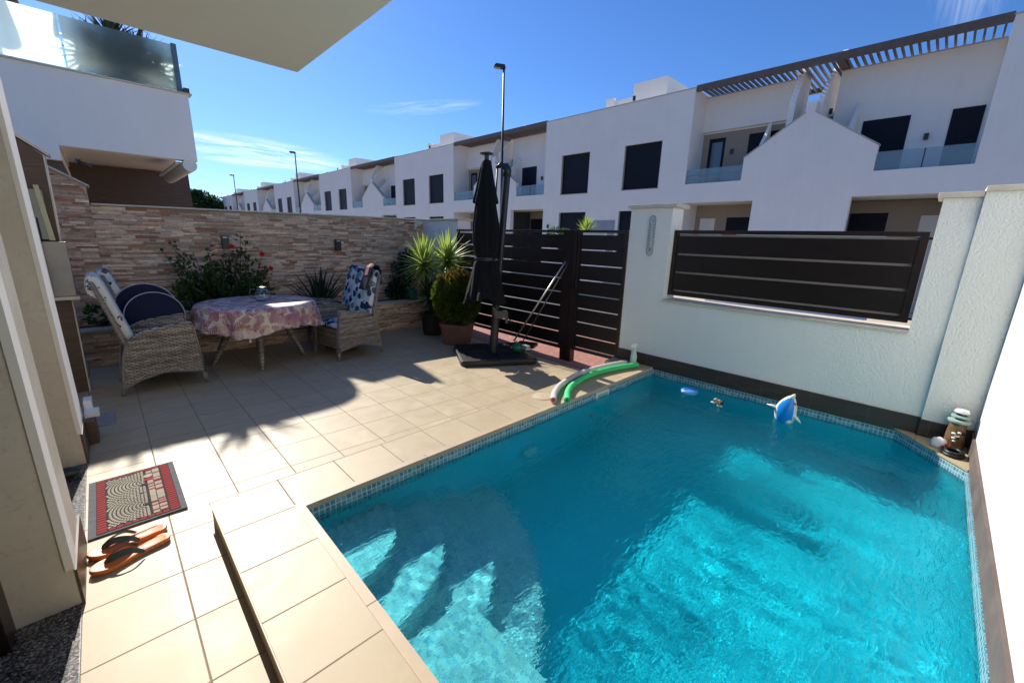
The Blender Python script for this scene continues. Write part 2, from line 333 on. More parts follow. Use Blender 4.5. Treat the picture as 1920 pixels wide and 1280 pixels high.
    MT['tan'] = simple('tan_fur_plastic', (.45, .30, .16), .6); MT['ink'] = simple('dark_ink', (.04, .045, .05), .7); MT['brassish'] = simple('tan_plaque_picture', (.34, .26, .18), .6)
    MT['plaque'] = simple('pale_grey_enamel', (.50, .52, .50), .4, var=.05)
    MT['steel'] = simple('polished_grey_panel', (.26, .25, .23), .22, .2, var=.1); MT['mirror'] = simple('dark_mirror_glass', (.10, .12, .12), .06, .6, var=.05)
    MT['gold'] = simple('pale_gold_frame', (.36, .36, .24), .3, .3); MT['redbox'] = simple('red_paint', (.4, .01, .01), .5)
    MT['lamplens'] = simple('lamp_lens', (.45, .45, .42), .3)
    MT['stainlid'] = simple('beige_plastic_lid', (.56, .45, .28), .45, var=.1)
    MT['greypipe'] = simple('junction_cover_grey', (.30, .28, .26), .6, var=.2, vs=12)
    MT['sand'] = simple('translucent_white_bottle', (.66, .70, .64), .35, var=.04)
    MT['coral'] = simple('coral_towel', (.6, .25, .2), .9)
mk()

# ------------------------------------------------------------------ mesh helpers
class MB:
    def __init__(s): s.b = bmesh.new(); s.uvl = None; s.cl = None
    def face(s, pts, col=None):
        f = s.b.faces.new([s.b.verts.new(p) for p in pts])
        if col is not None:
            if s.cl is None: s.cl = s.b.loops.layers.float_color.new('col')
            for l in f.loops: l[s.cl] = (*col, 1)
        return f
    def box(s, x0, x1, y0, y1, z0, z1, rz=0, c=None, col=None, bev=0, skip=''):
        P = [Vector((x, y, z)) for z in (z0, z1) for y in (y0, y1) for x in (x0, x1)]
        if rz:
            c = Vector(c if c else ((x0+x1)/2, (y0+y1)/2, 0)); R = Matrix.Rotation(rz, 3, 'Z'); P = [R @ (p-c)+c for p in P]
        v = [s.b.verts.new(p) for p in P]; F = []
        for k, q in dict(z0=(0, 2, 3, 1), z1=(4, 5, 7, 6), y0=(0, 1, 5, 4), y1=(2, 6, 7, 3), x0=(0, 4, 6, 2), x1=(1, 3, 7, 5)).items():
            if k in skip: continue
            F.append(s.b.faces.new([v[i] for i in q]))
        if col is not None:
            if s.cl is None: s.cl = s.b.loops.layers.float_color.new('col')
            for f in F:
                for l in f.loops: l[s.cl] = (*col, 1)
        if bev:
            es = list({e for f in F for e in f.edges}); bmesh.ops.bevel(s.b, geom=es, offset=bev, segments=2, affect='EDGES', profile=.6)
        return s
    def prism(s, poly, a0, a1, axis='y', bev=0):
        """poly in the two other axes (order x,y,z), extruded along axis"""
        def P(p, a): return {'x': (a, p[0], p[1]), 'y': (p[0], a, p[1]), 'z': (p[0], p[1], a)}[axis]
        A = [s.b.verts.new(P(p, a0)) for p in poly]; B = [s.b.verts.new(P(p, a1)) for p in poly]; n = len(poly)
        F = [s.b.faces.new(A), s.b.faces.new(B[::-1])]
        for i in range(n): F.append(s.b.faces.new((A[i], B[i], B[(i+1) % n], A[(i+1) % n])))
        bmesh.ops.recalc_face_normals(s.b, faces=F)
        if bev:
            es = [e for f in F[:2] for e in f.edges]; bmesh.ops.bevel(s.b, geom=es, offset=bev, segments=2, affect='EDGES', profile=.6)
        return s
    def tube(s, pts, r, n=8, caps=True, flat=None):
        pts = [Vector(p) for p in pts]; rs = r if hasattr(r, '__len__') else [r]*len(pts); rings = []; ref = None
        for i, p in enumerate(pts):
            t = (pts[min(i+1, len(pts)-1)]-pts[max(i-1, 0)]).normalized()
            if ref is None: ref = Vector((0, 0, 1)) if abs(t.z) < .9 else Vector((1, 0, 0))
            a = t.cross(ref); a = a.normalized() if a.length > 1e-5 else Vector((1, 0, 0)); b = t.cross(a).normalized(); ref = -b if False else ref
            fa, fb = flat if flat else (1, 1)
            rings.append([s.b.verts.new(p+(a*math.cos(q)*fa+b*math.sin(q)*fb)*rs[i]) for q in (2*PI*k/n for k in range(n))])
        for A, B in zip(rings, rings[1:]):
            for k in range(n): s.b.faces.new((A[k], A[(k+1) % n], B[(k+1) % n], B[k]))
        if caps: s.b.faces.new(rings[0][::-1]); s.b.faces.new(rings[-1])
        return s
    def lathe(s, prof, c=(0, 0), n=24, fn=None, cap=True):
        rings = []
        for r, z in prof:
            ring = []
            for k in range(n):
                a = 2*PI*k/n; rr, zz = fn(r, z, a) if fn else (r, z)
                ring.append(s.b.verts.new((c[0]+rr*math.cos(a), c[1]+rr*math.sin(a), zz)))
            rings.append(ring)
        for A, B in zip(rings, rings[1:]):
            for k in range(n): s.b.faces.new((A[k], A[(k+1) % n], B[(k+1) % n], B[k]))
        if cap: s.b.faces.new(rings[0][::-1]); s.b.faces.new(rings[-1])
        return s
    def ell(s, c, r, n=16, m=10, fn=None):
        c = Vector(c); rings = []
        for i in range(1, m):
            ph = PI*i/m; ring = []
            for k in range(n):
                a = 2*PI*k/n; d = Vector((math.sin(ph)*math.cos(a), math.sin(ph)*math.sin(a), math.cos(ph)))
                q = Vector((d.x*r[0], d.y*r[1], d.z*r[2]))
                if fn: q = fn(q, d)
                ring.append(s.b.verts.new(c+q))
            rings.append(ring)
        t = Vector((0, 0, r[2])); t = fn(t, Vector((0, 0, 1))) if fn else t; b = Vector((0, 0, -r[2])); b = fn(b, Vector((0, 0, -1))) if fn else b
        T = s.b.verts.new(c+t); Bv = s.b.verts.new(c+b)
        for k in range(n): s.b.faces.new((T, rings[0][k], rings[0][(k+1) % n])); s.b.faces.new((Bv, rings[-1][(k+1) % n], rings[-1][k]))
        for A, B in zip(rings, rings[1:]):
            for k in range(n): s.b.faces.new((A[k], B[k], B[(k+1) % n], A[(k+1) % n]))
        return s
    def xf(s, M):
        bmesh.ops.transform(s.b, matrix=M, verts=s.b.verts); return s
    def build(s, name, mat, parent=None, smooth=False, loc=None, weld=False, angle=None):
        if weld: bmesh.ops.remove_doubles(s.b, verts=s.b.verts, dist=1e-5)
        me = D.meshes.new(name); s.b.to_mesh(me); s.b.free()
        o = D.objects.new(name, me); COL.objects.link(o)
        for m in (mat if isinstance(mat, (list, tuple)) else [mat]): me.materials.append(MT[m] if isinstance(m, str) else m)
        if smooth: me.shade_smooth()
        if smooth and angle:
            me.set_sharp_from_angle(angle=math.radians(angle))
        if parent: o.parent = parent; o.location = (0, 0, 0) if parent.type == 'MESH' or parent.location.length < 1e-6 else -parent.location
        elif loc is not None: o.location = loc
        return o
def tag(o, label, cat, group=None, kind=None):
    if label: o['label'] = label
    if cat: o['category'] = cat
    if group: o['group'] = group
    if kind: o['kind'] = kind
    return o
def thing(name, label, cat, loc=(0, 0, 0), group=None, rz=0):
    o = D.objects.new(name, None); COL.objects.link(o); o.location = loc; o.rotation_euler = (0, 0, rz); o.empty_display_size = .1
    return tag(o, label, cat, group)
def struct(o): o['kind'] = 'structure'; return o
def copy_tree(o, parent=None):
    c = o.copy(); COL.objects.link(c)
    if parent: c.parent = parent
    for ch in [x for x in D.objects if x.parent == o]: copy_tree(ch, c)
    return c
def floor_z(x): return -.024*max(x, 0)
def B(*a, **k): return MB().box(*a, **k)

# ------------------------------------------------------------------ world (sky with wisps of cloud)
W = D.worlds.new('World'); SC.world = W; W.use_nodes = True; g = G(W.node_tree); bgn = g.n['Background']
sky = g.new('ShaderNodeTexSky', sky_type='NISHITA'); sky.sun_disc = False; sky.sun_elevation = SUN_EL; sky.sun_rotation = PI/2-SUN_AZ
sky.air_density = 1.0; sky.dust_density = .25; sky.ozone_density = 3.0; sky.altitude = 50
dv = g.new('ShaderNodeTexCoord').outputs['Generated']; dx, dy, dz = g.sep(dv)
zz = g.m('MAXIMUM', dz, .03); q = g.comb(g.m('DIVIDE', dx, zz), g.m('DIVIDE', dy, zz), 0.0)
az = g.m('ARCTAN2', dy, dx); el = g.m('ARCSINE', dz)
def cloudpatch(a0, e0, aw, ew, tilt, sx, sy, amt):
    a = g.m('SUBTRACT', az, math.radians(a0)); e = g.m('SUBTRACT', g.m('SUBTRACT', el, math.radians(e0)), g.m('MULTIPLY', a, tilt))
    gg = g.m('ADD', g.m('POWER', g.m('ABSOLUTE', g.m('DIVIDE', a, math.radians(aw))), 2.0), g.m('POWER', g.m('ABSOLUTE', g.m('DIVIDE', e, math.radians(ew))), 2.0))
    msk = g.m('SUBTRACT', 1.0, gg, clamp=True)
    n = g.noise(g.comb(g.m('MULTIPLY', a, sx), g.m('MULTIPLY', e, sy), 1.7), 1.0, 6, .62, .8)
    return g.m('MULTIPLY', g.m('MULTIPLY', g.step(n, .40, .75), msk), amt)
c1 = cloudpatch(75.5, 8.3, 10.0, 1.7, .05, 7, 80, 1.0)
c2 = cloudpatch(57, 14.9, 7.5, .8, -.13, 9, 90, .35)
c3 = cloudpatch(4, 27, 4, 9, 1.2, 60, 6, .6)
cl = g.m('ADD', g.m('ADD', c1, c2), c3, clamp=True)
hsv = g.new('ShaderNodeHueSaturation'); hsv.inputs['Saturation'].default_value = 1.12; g.put(hsv.inputs['Color'], sky.outputs[0])
skyc = g.mix(1.0, hsv.outputs[0], (.45, .62, .88), blend='MULTIPLY')
g.l.new(g.mix(cl, skyc, (8.2, 8.6, 9.2)), bgn.inputs['Color']); bgn.inputs['Strength'].default_value = .112

# ------------------------------------------------------------------ ground, road, pavements
mb = MB()
for a, b, c, d in ((-250, .5, -250, 400), (5.2, 400, -250, 400), (.5, 5.2, -250, -.6), (.5, 5.2, 2.6, 400)): mb.face([(a, c, -.42), (b, c, -.42), (b, d, -.42), (a, d, -.42)])
struct(mb.build('ground', 'ground'))
struct(B(5.25, 7.6, -40, 130, -.32, -.17).build('pavement', 'pavers'))
struct(B(7.6, 12.6, -40, 130, -.4, -.30).build('road', 'asphalt'))
struct(B(12.6, 17.2, -40, 130, -.32, -.16).build('pavement', 'paleconc'))
struct(B(4.72, 5.25, 2.96, 8.4, -.4, -.1235).build('driveway_strip', 'pavers'))
struct(B(-6, 5.3, 8.15, 40, -.4, -.15).build('ground', 'ground'))
# terrace floor (slopes to the gate)
mb = MB()
def tq(x0, x1, y0, y1):
    mb.face([(x0, y0, floor_z(x0)), (x1, y0, floor_z(x1)), (x1, y1, floor_z(x1)), (x0, y1, floor_z(x0))])
tq(-.56, 0, -2.5, 8.0); tq(0, .25, -2.5, 8.0); tq(.25, 4.72, 2.78, 8.0)
struct(mb.build('terrace_floor', 'tile'))
# raised pool surround
PX0, PX1, PY0, PY1 = .652, 4.95, -.43, 2.372
mb = MB(); mb.box(.25, .604, -2.5, 2.782, -.3, .12, bev=0); mb.box(.604, 5.2, 2.42, 2.782, -.3, .12, skip='x0')
mb.box(4.72, 5.2, 2.782, 2.96, -.3, .1185)
struct(mb.build('pool_surround', 'ptile'))
mb = MB(); mb.prism([(.604, 2.42), (.604, -2.5), (PX0, -2.5), (PX0, PY1)], .086, .1215, 'z'); mb.prism([(.604, 2.42), (PX0, PY1), (4.95, PY1), (4.95, 2.42)], .086, .1215, 'z')
struct(mb.build('pool_coping', 'coping'))
mb = MB(); mb.box(.2445, .2495, -2.5, 2.786, .108, .1215); mb.box(.2435, .2495, 2.7825, 2.788, .1, .1215); struct(mb.build('step_edge_trim', 'cap'))

# ------------------------------------------------------------------ pool basin
CH0, CH1 = (4.95, 0.0), (4.39, -.43)
DEP = -.92
mb = MB()
def wallseg(p, q, n, top, zlo=-.06, deep=True):   # inner face p->q, outward offset n*.2
    a, b = Vector((*p, 0)), Vector((*q, 0)); n = Vector((*n, 0))*.12
    P = [a, b, b+n, a+n]
    lo = [Vector((v.x, v.y, zlo)) for v in P]; hi = [Vector((v.x, v.y, top)) for v in P]
    L = [mb.b.verts.new(v) for v in lo]; H = [mb.b.verts.new(v) for v in hi]
    F = [mb.b.faces.new(H), mb.b.faces.new(L[::-1])]
    for i in range(4): F.append(mb.b.faces.new((L[i], L[(i+1) % 4], H[(i+1) % 4], H[i])))
    bmesh.ops.recalc_face_normals(mb.b, faces=F)
for p_, q_, n_, top_ in (((PX0+.002, -.5), (PX0+.002, PY1), (-1, 0), .0855), ((PX0-.1, PY1-.002), (4.95, PY1-.002), (0, 1), .0855),
                         ((4.95, 2.5), (4.95, -.1), (1, 0), .112), (CH0, CH1, (.6, -.8), .104), ((PX0-.1, PY0), (4.5, PY0), (0, -1), .106)):
    wallseg(p_, q_, n_, top_, -.059); wallseg(p_, q_, n_, -.0592, DEP-.1)
mb.box(PX0-.1, 5.05, PY0-.1, PY1+.1, DEP-.1, DEP)
basin = struct(mb.build('pool_basin', ['mosaic', 'mosaicdepthtint'])); mb = MB()
# roman steps: arcs round a centre on the left wall
def arc_step(cx, cy, rx, ry, z, a0=-90, a1=90, n=26):
    pts = [(cx+rx*math.cos(math.radians(a0+(a1-a0)*i/n)), cy+ry*math.sin(math.radians(a0+(a1-a0)*i/n))) for i in range(n+1)]
    pts = [(min(max(x, PX0+.003), 4.9), min(max(y, PY0+.003), PY1-.006)) for x, y in pts]
    pts = [(PX0+.003, pts[0][1])]+pts+[(PX0+.003, pts[-1][1])]
    cl = []
    for p in pts:
        if not cl or (abs(p[0]-cl[-1][0])+abs(p[1]-cl[-1][1])) > 1e-4: cl.append(p)
    if abs(cl[0][0]-cl[-1][0])+abs(cl[0][1]-cl[-1][1]) < 1e-4: cl.pop()
    mb.prism(cl, DEP, z, 'z')
for rr_, z in ((.51, -.19), (.81, -.36), (1.13, -.54), (1.43, -.72)):
    arc_step(PX0, PY1-.006, rr_, rr_, z, -90, 0)
mb.prism([(PX0+.003, 1.42), (.98, 1.42), (1.05, 1.40), (1.10, 1.35), (1.12, 1.28), (1.12, .2), (PX0+.003, .2)], DEP, -.27, 'z')
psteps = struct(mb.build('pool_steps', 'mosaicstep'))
# water: wavy top, sides hidden in the shell
def wave(x, y):
    v = Vector((x, y, 0))
    a = noise.noise(v*2.1)*.0075 + noise.noise(Vector((x*5.2+3, y*4.0, 4)))*.0042
    k = .35+.9*max(0, noise.noise(v*.9+Vector((5, 2, 1)))+.35)
    b = noise.noise(Vector((x*13+y*5, y*11-x*3, 8)))*.0019 + noise.noise(Vector((x*24, y*22, 2)))*.0004
    calm = min(1, max(.45, (x-.5)/1.0))
    return (a*(.45+.55*calm) + b*k*(.6+.6*calm))
mb = MB(); NX, NY = 330, 220; WZ = .022; x0, x1, y0, y1 = PX0-.03, 5.0, PY0-.04, PY1+.03
grid = [[mb.b.verts.new((x0+(x1-x0)*i/NX, y0+(y1-y0)*j/NY, WZ+wave(x0+(x1-x0)*i/NX, y0+(y1-y0)*j/NY))) for j in range(NY+1)] for i in range(NX+1)]
for i in range(NX):
    for j in range(NY): mb.b.faces.new((grid[i][j], grid[i+1][j], grid[i+1][j+1], grid[i][j+1]))
per = [grid[i][0] for i in range(NX+1)]+[grid[NX][j] for j in range(1, NY+1)]+[grid[i][NY] for i in range(NX-1, -1, -1)]+[grid[0][j] for j in range(NY-1, 0, -1)]
low = [mb.b.verts.new((v.co.x, v.co.y, DEP-.05)) for v in per]
for i in range(len(per)): j = (i+1) % len(per); mb.b.faces.new((per[j], per[i], low[i], low[j]))
mb.b.faces.new(low[::-1]); bmesh.ops.recalc_face_normals(mb.b, faces=mb.b.faces)
water = struct(mb.build('water', 'water', smooth=True))
water.cycles.is_caustics_caster = True
basin.cycles.is_caustics_receiver = True; psteps.cycles.is_caustics_receiver = True
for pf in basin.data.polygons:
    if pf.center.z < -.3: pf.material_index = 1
# chamfer deck
mb = MB(); mb.prism([(CH0[0]-.012, CH0[1]+.02), (5.3, .02), (5.3, -.6), (CH1[0]+.05, -.6), (CH1[0]-.012, CH1[1]+.002)], .105, .122, 'z'); struct(mb.build('pool_corner_deck', 'ptile'))
# ------------------------------------------------------------------ walls of the plot
# front wall with window notch
t = thing('garden_wall', 'low white stucco wall behind the pool holding the slatted fence panel', 'wall', (5.1, 1.1, .1))
mb = MB(); mb.box(4.95, 5.25, .0905, 2.352, .1, .985); mb.box(4.95, 5.25, -.6, .09, .1, 2.105); mb.build('wall_body', 'stucco', t)
mb = MB(); mb.box(4.935, 4.9505, -.6, 2.905, .098, .2735); mb.build('skirting', 'skirt', t)
mb = MB(); mb.box(4.92, 5.28, .0915, 2.351, .9865, 1.012, bev=.004); mb.build('sill', 'cap', t)
mb = MB(); mb.box(4.91, 5.29, -.128, .125, 2.1065, 2.148, bev=.004); mb.build('cap', 'cap', t)
t = thing('wall_pilaster', 'wide white stucco pilaster at the far right corner above the dark tile skirting', 'pilaster', (4.9, -.4, .12))
B(4.905, 4.949, -.75, -.132, .121, 2.14).build('pilaster_body', 'stucco', t)
B(4.893, 4.9045, -.75, -.13, .1215, .272).build('skirting', 'skirt', t)
B(4.87, 5.3, -.75, -.129, 2.141, 2.182, bev=.004).build('cap', 'cap', t)
t = thing('gate_pillar', 'square white stucco pillar between the brown gate and the fence panel with a capped top', 'pillar', (5.1, 2.63, .12))
B(4.951, 5.25, 2.353, 2.9, .1, 2.105).build('pillar_body', 'stucco', t)
B(4.91, 5.29, 2.30, 2.93, 2.1065, 2.15, bev=.005).build('cap', 'cap', t)
# plaque (thermometer) on the pillar
t = thing('wall_thermometer', 'narrow pale enamel plaque with rows of small dark marks on the white gate pillar', 'thermometer', (4.945, 2.6, 1.65))
prof = [(-.045, -.20), (-.03, -.235), (0, -.25), (.03, -.235), (.045, -.20), (.045, .20), (.03, .235), (0, .25), (-.03, .235), (-.045, .20)]
cy, cz = 2.59, 1.775
mb = MB(); mb.prism([(cy+a, cz+b) for a, b in prof], 4.940, 4.9505, 'x', bev=.002); mb.build('plate', 'plaque', t)
mb = MB()
pr2 = [(a*.88, b*.965) for a, b in prof]; pts = [(4.939, cy+a, cz+b) for a, b in pr2]; mb.tube(pts+[pts[0]], .0013, 5); 
for k in range(9): mb.box(4.9385, 4.9395, cy+.012, cy+.012+.006+.012*rnd.random(), cz+.125-k*.033, cz+.131-k*.033); mb.box(4.9385, 4.9395, cy+.018, cy+.026, cz+.132-k*.033, cz+.142-k*.033)
for k in range(5): mb.box(4.9385, 4.9395, cy-.026, cy-.016, cz+.122-k*.036, cz+.134-k*.036)
mb.box(4.9385, 4.9395, cy-.016, cy-.004, cz+.180, cz+.187); mb.box(4.9385, 4.9395, cy-.018, cy-.010, cz+.172, cz+.182)
mb.build('scale_marks', 'ink', t); B(4.9383, 4.9397, cy-.016, cy+.016, cz-.185, cz-.145).build('picture', 'brassish', t)
B(4.9375, 4.9395, cy-.008, cy-.003, cz-.13, cz+.06).build('glass_tube', 'white', t)
# fence panel
t = thing('fence_panel', 'dark brown metal panel of four wide boards set in the white wall above the pool', 'fence', (5.15, 1.2, 1.08))
FX0, FX1 = 5.06, 5.10; KX = 5.06/4.95
def fy(y): return y*KX
def fz(z): return 1.7+(z-1.7)*KX
ya, yb = .115, fy(2.31)
mb = MB(); mb.box(FX0, FX1+.02, ya, yb, fz(1.805), fz(1.845), bev=.003); mb.box(FX0, FX1+.02, ya, yb, fz(1.075), fz(1.108), bev=.003)
mb.box(FX0+.001, FX1+.019, ya, ya+.055, fz(1.108), fz(1.805)); mb.box(FX0+.001, FX1+.019, yb-.055, yb, fz(1.108), fz(1.805)); mb.build('frame', 'gatef', t)
zs = [(1.784, 1.58), (1.562, 1.367), (1.349, 1.147), (1.128, 1.112)]
zs = [(1.776, 1.576), (1.556, 1.362), (1.343, 1.143)]
zs = [fz(z) for z in (1.805-.012, 1.577, 1.555, 1.364, 1.342, 1.145, 1.122, 1.108)]
for a, b in ((1.778, 1.578), (1.556, 1.365), (1.343, 1.146), (1.124, 1.109)):
    B(FX0+.012, FX0+.03, ya+.055, yb-.055, fz(b), fz(a), bev=.002).build('board', 'gate', t)
B(FX0+.06, FX0+.062, ya+.05, yb-.05, fz(1.11), fz(1.80)).build('backing_sheet', 'paint', t)
for y in (ya-.03, yb-.0):
    for za, zb in ((1.10, 1.12), (1.78, 1.80)): B(FX0+.01, FX0+.03, y, y+.03, fz(za), fz(zb)).build('bracket', 'gatef', t)
# right party wall
t = thing('party_wall', 'tall bright white wall along the right side of the pool', 'wall', (3, -.5, .1))
B(-1.5, 4.892, -.75, -.452, .1, 3.4).build('wall_body', 'partywall', t)
mb = MB(); mb.box(-1.5, 4.40, -.4515, -.435, .107, .262); mb.box(4.40, 4.8935, -.4515, -.437, .1225, .262); mb.build('skirting', 'dirtskirt', t)
# gate wall at the left end (faces the plot)
t = thing('gate_end_wall', 'pale wall beyond the yucca where the sliding gate ends', 'wall', (5.05, 7.3, -.1))
B(4.951, 5.25, 6.56, 8.2, -.3, 2.0).build('wall_body', 'plaster', t); B(4.92, 5.28, 6.52, 8.2, 2.001, 2.035, bev=.004).build('cap', 'cap', t)
# --- ledge stone wall
PAL = [(.52, .42, .32), (.46, .36, .27), (.58, .48, .37), (.40, .29, .21), (.34, .19, .125), (.44, .37, .31), (.50, .41, .34), (.54, .42, .34), (.33, .24, .18), (.62, .54, .44), (.42, .26, .18), (.56, .46, .36)]
def ledge(mb, x0, x1, z0, z1, y, ztop=None, seed=1, face='y'):
    r = random.Random(seed); z = z0
    while z < z1-.008:
        h = min(r.choice((.020, .024, .028, .034, .040)), z1-z)
        x = x0-r.random()*.12
        while x < x1:
            L = r.uniform(.07, .27); a, b = max(x, x0), min(x+L, x1); x += L
            if b-a < .012: continue
            hh = h
            if ztop: 
                zt = ztop((a+b)/2)
                if z+h > zt: continue
            nsub = 1 if r.random() < .6 or h < .036 else 2
            for q in range(nsub):
                c = Vector(r.choice(PAL))*r.uniform(.74, 1.14); d = r.uniform(.004, .024)
                za, zb = z+h*q/nsub+.0012, z+h*(q+1)/nsub-.0012
                if face == 'y': mb.box(a+.0012, b-.0012, y-d, y+.04, za, zb, col=c, skip='y1')
                else: mb.box(y-d, y+.04, a+.0012, b-.0012, za, zb, col=c, skip='x1')
        z += h
def st_top(x): return 1.978+.0102*x
t = thing('stone_wall', 'long wall clad in tan and rust ledge stone behind the dining table', 'wall', (2.5, 7.85, 0))
mb = MB(); ledge(mb, -.0, 4.95, -.1, 2.04, 7.8, lambda x: 1.968+.0102*x, 3); ledge(mb, -.9, -.0, -.02, 3.0, 7.8, lambda x: 2.20-.60*x, 5)
mb.build('stone_cladding', 'stone', t)
mb = MB(); mb.prism([(-.9, -.3), (4.95, -.3), (4.95, 2.006), (0, 1.965), (0, 2.2), (-.9, 2.74)], 7.82, 8.05, 'y'); mb.build('wall_core', 'cap', t)
mb = MB(); mb.prism([(.012, 1.968), (4.95, 2.012), (4.95, 2.04), (.012, 1.992)], 7.75, 8.1, 'y', bev=.003); mb.prism([(.03, 2.183), (-.9, 2.742), (-.9, 2.768), (.03, 2.21)], 7.75, 8.1, 'y', bev=.003); mb.build('cap', 'cap', t)
# planter
t = thing('stone_planter', 'low raised planter with ledge stone front and cream coping under the stone wall', 'planter', (2.5, 7.3, 0))
mb = MB(); ledge(mb, -.4, 4.6, -.12, .43, 7.2, None, 9); mb.build('stone_cladding', 'stone', t)
B(-.4, 4.6, 7.23, 7.79, -.3, .41).build('soil_bed', 'soil', t)
B(-.4, 4.62, 7.15, 7.36, .432, .462, bev=.004).build('coping', 'cap', t)
# wall lights
for (xa, z0), lab in zip(((1.40, 1.42), (3.12, 1.395)), ('black up-down wall light on the stone wall above the red hibiscus', 'black up-down wall light on the stone wall above the aloe')):
    t = thing('wall_light', lab, 'wall light', (xa, 7.74, z0), 'lights on the stone wall')
    B(xa-.045, xa+.045, 7.69, 7.77, z0, z0+.20, bev=.004).build('housing', 'blackmetal', t)
    B(xa-.035, xa+.035, 7.70, 7.76, z0-.004, z0+.0).build('lens', 'lamplens', t); B(xa-.03, xa+.03, 7.6885, 7.6905, z0+.16, z0+.19).build('upper_lens', 'lamplens', t)
# small wall lamp at the far end of the stone wall
t = thing('security_camera', 'small pale camera under the coping at the right end of the stone wall', 'camera', (4.7, 7.7, 1.9))
B(4.62, 4.78, 7.52, 7.76, 1.955, 1.975, bev=.003).build('bracket', 'white', t); MB().ell((4.68, 7.62, 1.90), (.035, .05, .05)).build('camera_body', 'white', t, True)

# --- gates
def gate_boards(t, ya, yb, zt, zb, X=4.95):
    gaps = [1.782, 1.566, 1.353, 1.137, .928, .720, .515, .308]
    ed = [zt]+gaps+[zb]
    for a, b in zip(ed, ed[1:]):
        B(X+.012, X+.03, ya, yb, b+.0085, a-.0085, bev=.002).build('board', 'gate', t)
t = thing('sliding_gate', 'wide dark brown slatted driveway gate behind the closed parasol', 'gate', (4.97, 5.2, -.1))
gate_boards(t, 3.985, 6.55, 1.802, .102)
mb = MB(); mb.box(4.95, 5.0, 3.94, 6.60, 1.803, 1.838, bev=.003); mb.box(4.95, 5.0, 3.94, 6.60, .045, .092, bev=.003)
mb.box(4.951, 4.999, 3.94, 3.984, .092, 1.803); mb.box(4.951, 4.999, 6.555, 6.6, .092, 1.803); mb.build('frame', 'gatef', t)
mb = MB(); mb.box(5.003, 5.007, 3.98, 6.56, .11, 1.80); mb.build('backing_bars', 'gatef', t) if False else mb.b.free()
t = thing('gate_post', 'dark brown square steel post between the driveway gate and the pedestrian gate', 'post', (4.98, 3.83, -.12))
B(4.94, 5.05, 3.728, 3.935, -.13, 1.842, bev=.004).build('post', 'gatef', t)
B(4.935, 4.94, 3.80, 3.812, -.1, 1.84).build('edge_strip', 'gate', t)
t = thing('pedestrian_gate', 'narrow dark brown slatted gate between the steel post and the white pillar', 'gate', (4.97, 3.3, 0))
gate_boards(t, 2.965, 3.67, 1.802, .125)
mb = MB(); mb.box(4.95, 5.0, 2.915, 3.72, 1.803, 1.84, bev=.003); mb.box(4.95, 5.0, 2.915, 3.72, .075, .116, bev=.003)
mb.box(4.951, 4.999, 2.915, 2.964, .116, 1.803); mb.box(4.951, 4.999, 3.671, 3.72, .116, 1.803); mb.build('frame', 'gatef', t)
mb = MB(); mb.box(4.937, 4.95, 3.682, 3.71, 1.0, 1.16, bev=.003); mb.tube([(4.935, 3.695, 1.1), (4.90, 3.695, 1.1), (4.90, 3.62, 1.1)], .008, 8); mb.build('handle', 'blackmetal', t)

# ------------------------------------------------------------------ own house on the left: piers, slab
t = thing('house_wall', 'beige stone clad house pier at the near left edge beside the granite doorstep', 'wall', (-.4, 2.7, 0))
mb = MB(); mb.box(-.56, -.30, 2.48, 2.92, .008, 2.9); mb.build('pier_body', 'marble', t)
mb = MB(); mb.box(-.325, -.2965, 2.474, 2.63, .20, 2.9); mb.build('outer_render', 'plaster', t)
mb = MB(); mb.box(-.3005, -.291, 2.478, 3.0, .001, .19); mb.build('skirting', 'browntile', t)
t = thing('house_wall', 'tall beige house pier beyond the doormat with a pale outer corner', 'wall', (-.4, 4.5, 0))
mb = MB(); mb.box(-.56, -.302, 4.12, 4.52, .008, 2.9); mb.build('pier_body', 'marble', t)
mb = MB(); mb.box(-.316, -.292, 4.118, 4.522, .24, 2.9); mb.build('outer_render', 'plaster', t)
mb = MB(); mb.box(-.3016, -.288, 4.119, 4.52, .001, .235); mb.build('skirting', 'browntile', t)
t = thing('door_frame', 'dark brown door frame at the bottom left beside the near pier', 'door frame', (-.5, 2.44, .1))
mb = MB(); mb.box(-.56, -.50, 2.34, 2.478, .012, 2.85, bev=.004); mb.build('jamb', 'gate', t)
mb = MB(); mb.box(-.60, -.575, -1.5, 2.34, .012, 2.85); mb.build('door_panel', 'gate', t)
t = thing('patio_door', 'dark glazed patio door behind the doormat between the two piers', 'door', (-.6, 3.5, .1))
B(-.60, -.57, 2.9, 4.13, .012, 2.85).build('glass_panel', 'mirror', t); B(-.575, -.55, 4.03, 4.118, .012, 2.85).build('frame', 'gate', t)
t = tag(B(-.62, -.302, -1.5, 2.479, -.1, .012, bev=.003).build('doorstep', 'granite'), 'speckled dark granite doorstep in the bottom left corner', 'doorstep')
t = tag(B(-.62, -.302, 3.001, 4.117, -.1, .011, bev=.003).build('doorstep', 'granite'), 'granite threshold behind the doormat between the two house piers', 'doorstep')
t = tag(MB().ell((-.40, 3.93, .05), (.085, .05, .038), 14, 8).build('door_stop', 'blackmetal', smooth=True), 'small dark rounded foot scraper on the granite threshold', 'door stop')
t = thing('door_guide', 'small white bracket on the wall foot beyond the doormat', 'bracket', (-.27, 4.6, 0))
mb = MB(); mb.box(-.287, -.20, 4.60, 4.72, .19, .235, bev=.004); mb.box(-.2865, -.235, 4.72, 4.86, .20, .30, bev=.004); mb.build('bracket_plate', 'white', t)
mb = MB(); mb.box(-.287, -.23, 4.50, 4.70, .002, .188, bev=.003); mb.build('base_block', 'browntile', t)
